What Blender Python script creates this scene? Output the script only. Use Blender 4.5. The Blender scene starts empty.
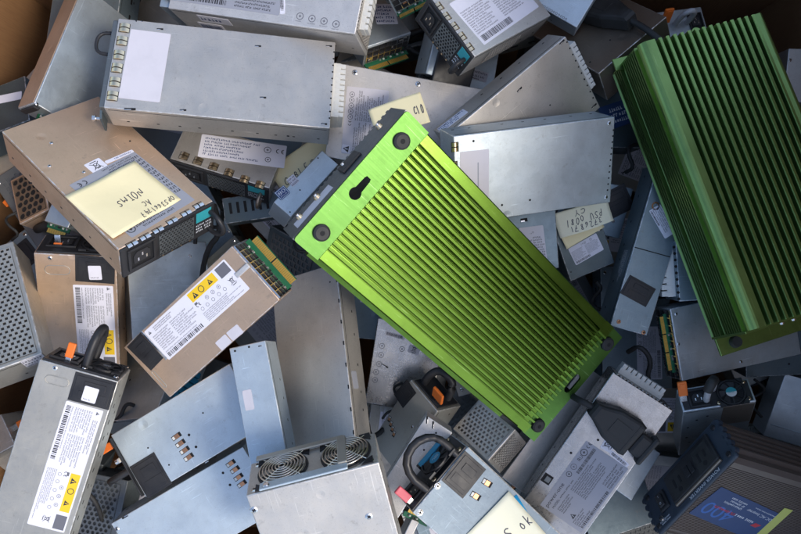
import bpy, bmesh, math, random
from mathutils import Matrix, Vector, Euler
random.seed(7)
S = bpy.context.scene
COL = S.collection
MM = 0.001
CAM_H, FPX, PCX, PCY = 700.0, 700.0, 400.5, 267.0     # camera height in mm, focal length and centre in photo pixels

# ------------------------------------------------------------------ materials
def nd(nt, t, **kw):
    n = nt.nodes.new(t)
    for k, v in kw.items():
        if k in n.inputs: n.inputs[k].default_value = v
        else: setattr(n, k, v)
    return n
def base(name):
    m = bpy.data.materials.new(name); m.use_nodes = True
    nt = m.node_tree; b = nt.nodes['Principled BSDF']
    return m, nt, b
def coords(nt, scale=(1, 1, 1)):
    tc = nt.nodes.new('ShaderNodeTexCoord'); oi = nt.nodes.new('ShaderNodeObjectInfo')
    mul = nd(nt, 'ShaderNodeVectorMath', operation='MULTIPLY_ADD')
    mp = nt.nodes.new('ShaderNodeMapping'); mp.inputs['Scale'].default_value = scale
    cmb = nt.nodes.new('ShaderNodeCombineXYZ')
    m1 = nd(nt, 'ShaderNodeMath', operation='MULTIPLY'); m1.inputs[1].default_value = 7.3
    nt.links.new(oi.outputs['Random'], m1.inputs[0])
    for i in range(3): nt.links.new(m1.outputs[0], cmb.inputs[i])
    add = nd(nt, 'ShaderNodeVectorMath', operation='ADD')
    nt.links.new(tc.outputs['Object'], add.inputs[0]); nt.links.new(cmb.outputs[0], add.inputs[1])
    nt.links.new(add.outputs[0], mp.inputs['Vector'])
    return mp.outputs['Vector']
def noise(nt, vec, scale, detail=4, rough=.55):
    n = nd(nt, 'ShaderNodeTexNoise', Scale=scale, Detail=detail, Roughness=rough)
    nt.links.new(vec, n.inputs['Vector']); return n.outputs['Fac']
def rng(nt, val, a, b, c, d):
    m = nd(nt, 'ShaderNodeMapRange')
    for i, v in zip((1, 2, 3, 4), (a, b, c, d)): m.inputs[i].default_value = v
    nt.links.new(val, m.inputs[0]); return m.outputs[0]
def mixc(nt, fac, c1, c2):
    m = nd(nt, 'ShaderNodeMix', data_type='RGBA')
    if isinstance(fac, float): m.inputs[0].default_value = fac
    else: nt.links.new(fac, m.inputs[0])
    for i, c in ((6, c1), (7, c2)):
        if isinstance(c, tuple): m.inputs[i].default_value = (*c[:3], 1)
        else: nt.links.new(c, m.inputs[i])
    return m.outputs[2]
def metal(name, col, rough=.38, met=.85, spangle=.0, speck=.0, wave=.25, dirt=.5):
    """sheet steel: cloudy zinc, spangle, dark specks, fine scratches, slight waviness"""
    m, nt, b = base(name); L = nt.links
    v = coords(nt)
    cl = noise(nt, v, 28, 5); fine = noise(nt, v, 420, 3, .7)
    c1 = tuple(x * .93 for x in col); c2 = tuple(min(1, x * 1.06) for x in col)
    c = mixc(nt, rng(nt, cl, .3, .7, 0, 1), c1, c2)
    if spangle:
        vo = nd(nt, 'ShaderNodeTexVoronoi', Scale=190.0); L.new(v, vo.inputs['Vector'])
        sp = rng(nt, vo.outputs['Color'], 0, 1, 0, spangle)
        c = mixc(nt, sp, c, tuple(x * .55 for x in col))
    if speck:
        k = rng(nt, noise(nt, v, 950, 2, .6), .60, .72, 0, speck)
        c = mixc(nt, k, c, tuple(x * .35 for x in col))
    dr = rng(nt, noise(nt, v, 130, 6, .7), .60, .78, 0, dirt)
    c = mixc(nt, dr, c, (.20, .17, .14))
    sv = coords(nt, (30, 900, 200)); sc1 = rng(nt, noise(nt, sv, 1.0, 2), .65, .71, 0, 1)
    sv2 = coords(nt, (700, 45, 200)); sc2 = rng(nt, noise(nt, sv2, 1.0, 2), .67, .73, 0, 1)
    mx = nd(nt, 'ShaderNodeMath', operation='MAXIMUM'); L.new(sc1, mx.inputs[0]); L.new(sc2, mx.inputs[1])
    scr = nd(nt, 'ShaderNodeMath', operation='MULTIPLY'); L.new(mx.outputs[0], scr.inputs[0])
    L.new(rng(nt, noise(nt, v, 22, 3), .47, .64, 0, .8), scr.inputs[1])
    c = mixc(nt, scr.outputs[0], c, tuple(min(1, x * 1.45) for x in col))
    sm = rng(nt, noise(nt, v, 95, 7, .72), .54, .72, 0, .2); c = mixc(nt, sm, c, tuple(x * .55 for x in col))
    L.new(c, b.inputs['Base Color'])
    b.inputs['Metallic'].default_value = met
    r = nd(nt, 'ShaderNodeMath', operation='ADD'); L.new(rng(nt, cl, .25, .75, rough - .035, rough + .045), r.inputs[0])
    r2 = nd(nt, 'ShaderNodeMath', operation='ADD'); L.new(rng(nt, fine, .3, .7, -.05, .07), r2.inputs[0]); L.new(rng(nt, noise(nt, v, 75, 6, .7), .42, .66, -.02, .06), r2.inputs[1])
    L.new(r2.outputs[0], r.inputs[1]); L.new(r.outputs[0], b.inputs['Roughness'])
    bp0 = nd(nt, 'ShaderNodeBump', Strength=wave, Distance=.005); L.new(noise(nt, v, 13, 2), bp0.inputs['Height'])
    dv = nd(nt, 'ShaderNodeTexVoronoi', Scale=26.0); L.new(v, dv.inputs['Vector'])
    bp = nd(nt, 'ShaderNodeBump', Strength=.5, Distance=.0012); L.new(rng(nt, dv.outputs['Distance'], 0, .13, 0, 1), bp.inputs['Height']); L.new(bp0.outputs[0], bp.inputs['Normal'])
    b2 = nd(nt, 'ShaderNodeBump', Strength=.12, Distance=.0003); L.new(fine, b2.inputs['Height'])
    L.new(bp.outputs[0], b2.inputs['Normal']); L.new(b2.outputs[0], b.inputs['Normal'])
    return m
def plastic(name, col, rough=.5, dust=.25, spec=.4):
    m, nt, b = base(name); L = nt.links
    v = coords(nt); n1 = noise(nt, v, 60, 5); n2 = noise(nt, v, 700, 2)
    c = mixc(nt, rng(nt, n1, .35, .75, 0, dust), tuple(col), tuple(min(1, x * .7 + .05) for x in col))
    L.new(c, b.inputs['Base Color']); b.inputs['Roughness'].default_value = rough
    b.inputs['Specular IOR Level'].default_value = spec
    L.new(rng(nt, n1, .3, .7, rough - .1, rough + .12), b.inputs['Roughness'])
    bp = nd(nt, 'ShaderNodeBump', Strength=.15, Distance=.0003); L.new(n2, bp.inputs['Height']); L.new(bp.outputs[0], b.inputs['Normal'])
    return m
def paper(name, col, dirt=.25):
    m, nt, b = base(name); L = nt.links
    v = coords(nt); n1 = noise(nt, v, 35, 6, .65)
    c = mixc(nt, rng(nt, n1, .5, .8, 0, dirt), tuple(col), tuple(x * .62 for x in col))
    L.new(c, b.inputs['Base Color']); b.inputs['Roughness'].default_value = .6
    bp = nd(nt, 'ShaderNodeBump', Strength=.45, Distance=.0012); L.new(noise(nt, v, 45, 3), bp.inputs['Height']); L.new(bp.outputs[0], b.inputs['Normal'])
    return m
def flat(name, col, rough=.6, met=0.0):
    m, nt, b = base(name); b.inputs['Base Color'].default_value = (*col, 1)
    b.inputs['Roughness'].default_value = rough; b.inputs['Metallic'].default_value = met
    return m
M = {}
M['grey'] = metal('warm_grey_zinc', (.555, .52, .47), .45, .7, speck=.3, wave=.32)
M['pale'] = metal('pale_speckled_zinc', (.62, .60, .575), .5, .55, speck=.55, spangle=.15)
M['tan'] = metal('tan_bounce_steel', (.56, .395, .27), .42, .62, speck=.2, wave=.2)  # tan tone strengthened to carry warm cardboard bounce in the base colour
M['olive'] = metal('dull_greenish_grey_steel', (.43, .41, .36), .45, .7, speck=.2)
M['blue'] = metal('cool_grey_zinc', (.46, .52, .55), .42, .72, spangle=.16, speck=.2)
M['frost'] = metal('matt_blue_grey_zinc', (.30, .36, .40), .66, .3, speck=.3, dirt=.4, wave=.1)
M['light'] = metal('light_blue_zinc', (.50, .58, .63), .48, .6, spangle=.1, speck=.25, dirt=.35)
M['shiny'] = metal('bright_galvanised_steel', (.46, .44, .41), .27, .92, spangle=.35, speck=.15, dirt=.6)
M['brown'] = metal('brownish_steel', (.30, .25, .20), .35, .8, speck=.2)
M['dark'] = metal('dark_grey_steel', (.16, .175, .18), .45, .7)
M['teal'] = metal('shade_darkened_teal_steel', (.11, .145, .16), .45, .7, speck=.2)  # base colour lowered so the shade on units in the gaps is painted in
M['shaded_blue'] = metal('shade_darkened_blue_steel', (.23, .30, .34), .45, .7, spangle=.1, speck=.2)  # bluish zinc darkened to hold the shade of the right-hand units
M['bright'] = metal('bare_bright_steel', (.72, .71, .69), .22, 1.0, wave=.1, dirt=.15)
M['gold'] = flat('gold_plating', (.80, .48, .10), .38, .75)
M['brass'] = flat('worn_brass_contact', (.86, .68, .44), .3, 1.0)
M['wire'] = flat('bronze_wire', (.66, .60, .52), .3, 1.0)
M['copper'] = flat('copper_tab', (.55, .28, .15), .35, .9)
M['black'] = plastic('black_plastic', (.018, .018, .02), .45)
M['rubber'] = plastic('black_rubber', (.02, .02, .019), .6, .4)
M['void'] = flat('dark_hollow', (.006, .006, .007), .8)
M['nylon'] = plastic('white_nylon', (.66, .65, .60), .45, .2)
M['orange'] = plastic('orange_plastic', (.78, .17, .02), .45, .15)
M['pink'] = plastic('faded_red_plastic', (.58, .10, .13), .45, .15)
M['navy'] = plastic('navy_plastic', (.026, .038, .055), .5, .25)
M['tealp'] = plastic('teal_print', (.03, .30, .33), .5, .1)
M['bluep'] = plastic('blue_fan_hub', (.02, .22, .38), .5, .1)
M['pcb'] = plastic('green_circuit_board', (.015, .13, .055), .45, .2)
M['yel'] = plastic('yellow_transformer_tape', (.55, .44, .06), .5, .2)
M['white'] = paper('white_label_paper', (.72, .71, .77), .22)
M['lilac'] = paper('pale_blank_label', (.58, .56, .60), .3)
M['glab'] = paper('grey_foil_label', (.30, .31, .35), .2)
M['note'] = paper('yellow_note_paper', (.88, .78, .47), .12)
M['note2'] = paper('pale_yellow_note_paper', (.86, .83, .62), .12)
M['concrete'] = paper('grey_concrete', (.30, .29, .27), .4)
M['cyan'] = paper('bright_blue_note_paper', (.02, .40, .75), .1)
M['yellow'] = flat('yellow_print', (.80, .52, .015), .5)
M['ink'] = flat('black_ink', (.03, .03, .035), .6)
M['inkg'] = flat('grey_ink', (.13, .13, .15), .6)
M['pen'] = flat('blue_black_pen', (.03, .03, .06), .6)
M['inkw'] = flat('white_ink', (.6, .62, .66), .6)
M['inkb'] = flat('navy_ink', (.02, .05, .16), .6)
M['blab'] = paper('blue_foil_label', (.018, .05, .145), .35)
M['inkb2'] = flat('mid_blue_print', (.03, .12, .38), .6)
M['inkr'] = flat('red_print', (.45, .02, .04), .6)
M['lime'] = paper('yellow_green_tape', (.50, .52, .12), .2)
M['clearp'] = plastic('smoky_clear_plastic', (.45, .45, .46), .25, .2)
def anodised(name, col, rough):
    m, nt, b = base(name); L = nt.links
    v = coords(nt); n1 = noise(nt, v, 20, 4); sp = noise(nt, v, 600, 2)
    c = mixc(nt, rng(nt, n1, .3, .7, 0, 1), tuple(x * .9 for x in col), tuple(x * 1.1 for x in col))
    c = mixc(nt, rng(nt, sp, .68, .76, 0, .3), c, (.35, .33, .25))
    dsc = rng(nt, noise(nt, coords(nt, (35, 800, 800)), 1.0, 2), .68, .73, 0, .6); c = mixc(nt, dsc, c, tuple(min(1, x * 1.6 + .1) for x in col))
    c = mixc(nt, rng(nt, noise(nt, v, 55, 7, .7), .52, .72, 0, .4), c, tuple(x * .55 for x in col))
    L.new(c, b.inputs['Base Color']); b.inputs['Metallic'].default_value = .92
    sv = coords(nt, (8, 700, 700)); st = noise(nt, sv, 1.0, 3)
    L.new(rng(nt, st, .3, .7, rough - .02, rough + .03), b.inputs['Roughness'])
    bp = nd(nt, 'ShaderNodeBump', Strength=.02, Distance=.0002); L.new(st, bp.inputs['Height']); L.new(bp.outputs[0], b.inputs['Normal'])
    return m
def worn(k, f=1.35):
    src = M[k]; m = src.copy(); m.name = src.name + '_worn_edge'; nt = m.node_tree; b = nt.nodes['Principled BSDF']
    lk = b.inputs['Base Color'].links[0].from_socket
    n1 = noise(nt, coords(nt), 160, 5, .7); c = mixc(nt, rng(nt, n1, .42, .6, 0, .75), lk, (.72, .72, .72)); nt.links.new(c, b.inputs['Base Color'])
    M[k + '_edge'] = m
for k_ in ('grey', 'pale', 'tan', 'olive', 'blue', 'light', 'shiny', 'brown', 'teal', 'shaded_blue', 'frost'): worn(k_)
M['green'] = anodised('green_anodised_aluminium', (.108, .198, .028), .31)
M['greenflat'] = anodised('satin_green_bracket', (.10, .225, .05), .46)
M['green2'] = anodised('deep_green_anodised_aluminium', (.215, .335, .105), .33)
def cardboard():
    m, nt, b = base('brown_cardboard'); L = nt.links
    v = coords(nt); n1 = noise(nt, v, 9, 6); f = noise(nt, coords(nt, (900, 900, 40)), 1.0, 3)
    c = mixc(nt, rng(nt, n1, .3, .7, 0, 1), (.22, .11, .045), (.30, .16, .07))
    c = mixc(nt, rng(nt, f, .45, .7, 0, .4), c, (.16, .078, .032))
    L.new(c, b.inputs['Base Color']); b.inputs['Roughness'].default_value = .85
    wv = nd(nt, 'ShaderNodeTexWave', Scale=75.0, Distortion=.6); L.new(coords(nt, (1, 1, .0)), wv.inputs['Vector'])
    bp = nd(nt, 'ShaderNodeBump', Strength=.15, Distance=.001); L.new(wv.outputs['Fac'], bp.inputs['Height']); L.new(bp.outputs[0], b.inputs['Normal'])
    return m
M['card'] = cardboard()
M['case'] = plastic('dark_brown_grey_ribbed_case', (.105, .08, .066), .42, .3)

# ------------------------------------------------------------------ mesh builder (millimetres in, metres out)
class MB:
    def __init__(self, frame=None):
        self.v = []; self.f = []; self.mi = []; self.mats = []; self.sm = []
        self.M = frame.copy() if frame else Matrix.Identity(4)
    def at(self, frame): self.M = frame.copy(); return self
    def mat(self, k):
        m = M[k]
        if m not in self.mats: self.mats.append(m)
        return self.mats.index(m)
    def add(self, vs, fs, k, smooth=False):
        o = len(self.v); i = self.mat(k)
        self.v += [self.M @ Vector(p) for p in vs]
        for f in fs: self.f.append([o + a for a in f]); self.mi.append(i); self.sm.append(smooth)
    def quad(self, u0, v0, u1, v1, n, k):
        self.add([(u0, v0, n), (u1, v0, n), (u1, v1, n), (u0, v1, n)], [(0, 1, 2, 3)], k)
    def box(self, x0, x1, y0, y1, z0, z1, k, bev=0.0, seg=2, edge=None):
        if bev <= 0:
            vs = [(x0, y0, z0), (x1, y0, z0), (x1, y1, z0), (x0, y1, z0), (x0, y0, z1), (x1, y0, z1), (x1, y1, z1), (x0, y1, z1)]
            self.add(vs, [(0, 3, 2, 1), (4, 5, 6, 7), (0, 1, 5, 4), (1, 2, 6, 5), (2, 3, 7, 6), (3, 0, 4, 7)], k); return
        bm = bmesh.new(); bmesh.ops.create_cube(bm, size=1)
        for w in bm.verts: w.co = Vector((x0 + (w.co.x + .5) * (x1 - x0), y0 + (w.co.y + .5) * (y1 - y0), z0 + (w.co.z + .5) * (z1 - z0)))
        bev = min(bev, .45 * min(abs(x1 - x0), abs(y1 - y0), abs(z1 - z0)))
        bmesh.ops.bevel(bm, geom=list(bm.edges), offset=bev, segments=seg, profile=.5, affect='EDGES')
        bm.verts.index_update()
        bm.normal_update(); vs = [tuple(w.co) for w in bm.verts]
        fl = [[w.index for w in f.verts] for f in bm.faces if max(abs(c) for c in f.normal) > .995]; ed = [[w.index for w in f.verts] for f in bm.faces if max(abs(c) for c in f.normal) <= .995]
        o = len(self.v); i = self.mat(k); j = self.mat(edge or k); self.v += [self.M @ Vector(p) for p in vs]
        for f in fl: self.f.append([o + a for a in f]); self.mi.append(i); self.sm.append(False)
        for f in ed: self.f.append([o + a for a in f]); self.mi.append(j); self.sm.append(bool(edge))
        bm.free()
    def prism(self, pts, z0, z1, k):
        n = len(pts); vs = [(x, y, z0) for x, y in pts] + [(x, y, z1) for x, y in pts]
        self.add(vs, [list(range(n))[::-1], list(range(n, 2 * n))] + [(i, (i + 1) % n, n + (i + 1) % n, n + i) for i in range(n)], k)
    def cyl(self, x, y, z0, z1, r, k, r1=None, seg=20, cap=True):
        r1 = r if r1 is None else r1; vs = []
        for j, (z, q) in enumerate(((z0, r), (z1, r1))):
            vs += [(x + q * math.cos(2 * math.pi * i / seg), y + q * math.sin(2 * math.pi * i / seg), z) for i in range(seg)]
        self.add(vs, [(i, (i + 1) % seg, seg + (i + 1) % seg, seg + i) for i in range(seg)], k, True)
        if cap: self.add(vs, [list(range(seg))[::-1], list(range(seg, 2 * seg))], k)
    def ring(self, x, y, z0, z1, ri, ro, k, seg=28):
        c = [(math.cos(2 * math.pi * i / seg), math.sin(2 * math.pi * i / seg)) for i in range(seg)]
        vs = [(x + r * a, y + r * b, z) for r, z in ((ri, z0), (ri, z1), (ro, z1), (ro, z0)) for a, b in c]
        fs = []
        for q in range(4):
            p = (q + 1) % 4
            fs += [(q * seg + i, q * seg + (i + 1) % seg, p * seg + (i + 1) % seg, p * seg + i) for i in range(seg)]
        self.add(vs, fs, k, False)
    def tube(self, path, r, k, seg=10, smooth_path=0):
        P = [Vector(p) for p in path]
        for _ in range(smooth_path):
            Q = [P[0]]
            for a, b in zip(P, P[1:]): Q += [a.lerp(b, .25), a.lerp(b, .75)]
            P = Q + [P[-1]]
        vs = []; up = Vector((.31, .17, .93)).normalized()
        for i, p in enumerate(P):
            t = (P[min(i + 1, len(P) - 1)] - P[max(i - 1, 0)]).normalized()
            a = t.cross(up)
            if a.length < 1e-3: a = t.cross(Vector((1, 0, 0)))
            a.normalize(); b = t.cross(a)
            vs += [tuple(p + (a * math.cos(2 * math.pi * j / seg) + b * math.sin(2 * math.pi * j / seg)) * r) for j in range(seg)]
        fs = []
        for i in range(len(P) - 1):
            fs += [(i * seg + j, i * seg + (j + 1) % seg, (i + 1) * seg + (j + 1) % seg, (i + 1) * seg + j) for j in range(seg)]
        self.add(vs, fs, k, True); n = len(P)
        self.add(vs, [list(range(seg))[::-1], list(range((n - 1) * seg, n * seg))], k)
    def build(self, name, parent=None, label=None):
        me = bpy.data.meshes.new(name)
        me.from_pydata([tuple(p * MM) for p in self.v], [], self.f)
        for m in self.mats: me.materials.append(m)
        me.polygons.foreach_set('material_index', self.mi); me.polygons.foreach_set('use_smooth', self.sm)
        bm = bmesh.new(); bm.from_mesh(me); bmesh.ops.recalc_face_normals(bm, faces=bm.faces); bm.to_mesh(me); bm.free()
        me.update()
        o = bpy.data.objects.new(name, me); COL.objects.link(o)
        if parent: o.parent = parent
        if label: o['label'] = label
        return o
def F4(x, y, n, o):
    m = Matrix((x, y, n)).transposed().to_4x4(); m.translation = o; return m
def ray_plane(px, py, o, n):
    C = Vector((0, 0, CAM_H)); d = Vector(((px - PCX) / FPX, -(py - PCY) / FPX, -1))
    return C + d * ((o - C).dot(n) / d.dot(n))

# ------------------------------------------------------------------ a sheet-metal box at its measured pose
class Box:
    def __init__(s, pose, name, cat, label, group=None):
        x, y, z, ya, pi, ro, s.L, s.W, s.H = pose
        R = Matrix.Rotation(math.radians(ya), 4, 'Z') @ Matrix.Rotation(math.radians(pi), 4, 'Y') @ Matrix.Rotation(math.radians(ro), 4, 'X')
        top = Vector((x, y, z)); zax = R.to_3x3() @ Vector((0, 0, 1)); o = top - zax * s.H
        s.W4 = Matrix.Translation(o) @ R; s.inv = s.W4.inverted()
        r = bpy.data.objects.new(name, None); COL.objects.link(r); r.empty_display_size = .02
        r.matrix_world = Matrix.Translation(o * MM) @ R
        r['label'] = label; r['category'] = cat
        if group: r['group'] = group
        s.root = r
    def fr(s, f):
        L, W, H = s.L / 2, s.W / 2, s.H
        X, Y, Z = Vector((1, 0, 0)), Vector((0, 1, 0)), Vector((0, 0, 1))
        return {'T': F4(X, Y, Z, Vector((0, 0, H))), 'F': F4(Y, Z, X, Vector((L, 0, H / 2))), 'B': F4(-Y, Z, -X, Vector((-L, 0, H / 2))),
                'R': F4(X, Z, -Y, Vector((0, -W, H / 2))), 'L': F4(-X, Z, Y, Vector((0, W, H / 2)))}[f]
    def uv(s, f, px, py, lift=0.0):
        w = s.W4 @ s.fr(f); n = (w.to_3x3() @ Vector((0, 0, 1))).normalized()
        p = w.inverted() @ ray_plane(px, py, w.translation + n * lift, n); return p.x, p.y
    def lf(s, f, p0, p1, p2, lift=0.0):
        """frame of a rectangle on face f: p0 top-left, p1 top-right, p2 bottom-left as read; origin bottom-left; returns frame, w, h"""
        a, b, c = (Vector((*s.uv(f, *p, lift), 0)) for p in (p0, p1, p2))
        x = (b - a); w = x.length; x.normalize(); y = Vector((-x.y, x.x, 0)); h = (a - c).dot(y)
        if h < 0: y = -y; h = -h
        n = x.cross(y); o = a - y * h
        if n.z < 0: x = -x; o = o - x * w; n = x.cross(y)
        return s.fr(f) @ F4(x, y, n, o + Vector((0, 0, lift))), w, h
    def mb(s, f='T'): return MB(s.fr(f))
    def part(s, mb, name, label=None, parent=None): return mb.build(name, parent or s.root, label)
    def casing(s, k, bev=.9, seam=True, lid=True):
        m = MB(); L, W, H = s.L / 2, s.W / 2, s.H
        m.box(-L, L, -W, W, 0, H, k, bev, 3, k + '_edge' if k + '_edge' in M else None)
        if seam:
            for sy in (-1, 1):
                m.box(-L + 3, L - 3, sy * W - .15, sy * W + .15, H - 4.2, H - 3.7, 'void')
                x = -L + 9
                while x < L - 9:
                    m.box(x, x + 2.4, sy * W - .2, sy * W + .22, H * .3, H * .3 + 1.2, 'void'); x += random.uniform(16, 34)
        return s.part(m, 'casing')
    # small details -------------------------------------------------
    def screw(s, f, px, py, r=2.2, k='bright', name='screw'):
        u, v = s.uv(f, px, py); screw_uv(s, f, u, v, r, k, name)
    def slots(s, f, pts, w=4.5, h=1.6, ang=0, name='slot', rim='bright'):
        for px, py in pts:
            u, v = s.uv(f, px, py)
            m = MB(s.fr(f) @ Matrix.Translation((u, v, 0)) @ Matrix.Rotation(math.radians(ang), 4, 'Z'))
            m.box(-w / 2, w / 2, -h / 2, h / 2, -.3, .12, 'void'); m.box(-w / 2, w * .1, -h / 2, -h / 2 + h * .45, .1, .5, rim, .15)
            s.part(m, name)
    def holes(s, f, pts, r=1.1):
        for px, py in pts:
            m = s.mb(f); u, v = s.uv(f, px, py); m.cyl(u, v, -.2, .1, r, 'void', seg=12); s.part(m, 'rivet_hole')
def screw_uv(s, f, u, v, r=2.2, k='bright', name='screw', parent=None, n0=0.0):
    m = MB(s.fr(f) @ Matrix.Translation((u, v, n0)) @ Matrix.Rotation(random.uniform(0, 3), 4, 'Z'))
    m.cyl(0, 0, -.2, .35, r, k, r * .92, 18); m.cyl(0, 0, .35, .8, r * .9, k, r * .55, 18)
    m.box(-r * .5, r * .5, -.18 * r, .18 * r, .55, .86, 'void'); m.box(-.18 * r, .18 * r, -r * .5, r * .5, .55, .87, 'void')
    return m.build(name, parent or s.root)

def plate2d(m, outer, holes, z0, z1, k):
    c = bpy.data.curves.new('plate', 'CURVE'); c.dimensions = '2D'; c.fill_mode = 'BOTH'; c.extrude = (z1 - z0) / 2
    for pts in [outer] + holes:
        sp = c.splines.new('POLY'); sp.points.add(len(pts) - 1); sp.use_cyclic_u = True
        for q, (x, y) in zip(sp.points, pts): q.co = (x, y, 0, 1)
    o = bpy.data.objects.new('plate', c); COL.objects.link(o)
    dg = bpy.context.evaluated_depsgraph_get(); me = bpy.data.meshes.new_from_object(o.evaluated_get(dg))
    vs = [(v.co.x, v.co.y, v.co.z + (z0 + z1) / 2) for v in me.vertices]; fs = [list(p.vertices) for p in me.polygons]
    bpy.data.objects.remove(o); bpy.data.curves.remove(c); bpy.data.meshes.remove(me); m.add(vs, fs, k)
# ------------------------------------------------------------------ printing on labels
def font_mesh(txt):
    c = bpy.data.curves.new('lettering', 'FONT'); c.body = txt; c.size = 1; c.resolution_u = 3
    o = bpy.data.objects.new('lettering', c); COL.objects.link(o)
    dg = bpy.context.evaluated_depsgraph_get(); me = bpy.data.meshes.new_from_object(o.evaluated_get(dg))
    vs = [tuple(v.co) for v in me.vertices]; fs = [list(p.vertices) for p in me.polygons]
    bpy.data.objects.remove(o); bpy.data.curves.remove(c); bpy.data.meshes.remove(me)
    return vs, fs
def word(m, txt, x, y, h, k='ink', n=.3, w=None, slant=0.0):
    vs, fs = font_mesh(txt)
    if not vs: return
    x0 = min(v[0] for v in vs); x1 = max(v[0] for v in vs); sc = h / .72
    sx = sc if w is None else w / (x1 - x0)
    m.add([(x + (a - x0) * sx + slant * b * sc, y + b * sc, n) for a, b, _ in vs], fs, k)
def lines(m, x0, y0, x1, y1, rows, k='inkg', n=.26, fill=.85, dens=.62):
    """rows of print too small to read"""
    p = abs(y1 - y0) / rows; h = max(.25, p * dens); y1 = max(y0, y1)
    for i in range(rows):
        y = y1 - (i + 1) * p + (p - h) / 2; x = x0; end = x0 + (x1 - x0) * random.uniform(fill - .25, 1)
        while x < end:
            wd = random.uniform(1.5, 6) * h; wd = min(wd, x1 - x)
            q = x
            while q < x + wd - h * .2:
                cw = h * random.uniform(.35, .6)
                t = random.random()
                if t < .4: m.quad(q, y, q + cw * .45, y + h, n, k); m.quad(q + cw * .45, y + h * (0 if t < .2 else .65), q + cw, y + h * (.35 if t < .2 else 1), n, k)
                elif t < .7: m.quad(q, y, q + cw, y + h * .3, n, k); m.quad(q + cw * .3, y + h * .3, q + cw * .75, y + h, n, k)
                else: m.quad(q, y + h * .1, q + cw * .85, y + h * .8, n, k)
                q += cw + h * .22
            x += wd + h * .6
def barcode(m, x0, y0, x1, y1, k='ink', n=.26):
    x = x0; u = max(.28, (x1 - x0) / 90)
    while x < x1:
        w = u * random.choice((1, 1, 1.6, 2.2)); m.quad(x, y0, min(x + w, x1), y1, n, k); x += w + u * random.choice((.8, 1, 1.8))
def ringmark(m, x, y, r, k='inkg', n=.26, inner=True):
    m.ring(x, y, n - .04, n, r * .8, r, k, 20)
    if inner: m.quad(x - r * .35, y - r * .12, x + r * .35, y + r * .12, n, k); m.quad(x - r * .12, y - r * .35, x + r * .12, y + r * .35, n + .01, k)
def triangle(m, x, y, r, k='ink', n=.26, inner=None):
    m.add([(x - r, y - r * .75, n), (x + r, y - r * .75, n), (x, y + r, n)], [(0, 1, 2)], k)
    if inner: m.quad(x - r * .13, y - r * .5, x + r * .13, y + r * .45, n + .04, inner)
def ce(m, x, y, h, k='ink', n=.26):
    for cx, bar in ((x, 0), (x + h * .95, 1)):
        pts = [(cx + h * .5 + h * .5 * math.cos(a), y + h * .5 + h * .5 * math.sin(a)) for a in [math.radians(t) for t in range(90, 271, 20)]]
        inn = [(cx + h * .5 + h * .34 * math.cos(a), y + h * .5 + h * .34 * math.sin(a)) for a in [math.radians(t) for t in range(270, 89, -20)]]
        vs = [(a, b, n) for a, b in pts + inn]; q = len(pts)
        m.add(vs, [(i, i + 1, 2 * q - 2 - i, 2 * q - 1 - i) for i in range(q - 1)], k)
        if bar: m.quad(cx + h * .1, y + h * .43, cx + h * .45, y + h * .57, n, k)
def weee(m, x, y, h, k='ink', n=.26):
    """crossed-out wheeled bin"""
    def st(ax, ay, bx, by, w):
        d = Vector((bx - ax, by - ay)); q = Vector((-d.y, d.x)).normalized() * w / 2
        m.add([(ax + q.x, ay + q.y, n), (bx + q.x, by + q.y, n), (bx - q.x, by - q.y, n), (ax - q.x, ay - q.y, n)], [(0, 1, 2, 3)], k)
    w = h * .07
    st(x + h * .2, y + h * .8, x + h * .3, y + h * .2, w); st(x + h * .75, y + h * .8, x + h * .65, y + h * .2, w)
    st(x + h * .12, y + h * .8, x + h * .85, y + h * .8, w * 1.3); st(x + h * .3, y + h * .2, x + h * .65, y + h * .2, w)
    st(x + h * .3, y + h * .9, x + h * .65, y + h * .9, w); st(x, y + h * .98, x + h, y + h * .02, w); st(x, y + h * .02, x + h, y + h * .98, w)
    m.quad(x + h * .15, y - h * .12, x + h * .85, y - h * .02, n, k)
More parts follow.
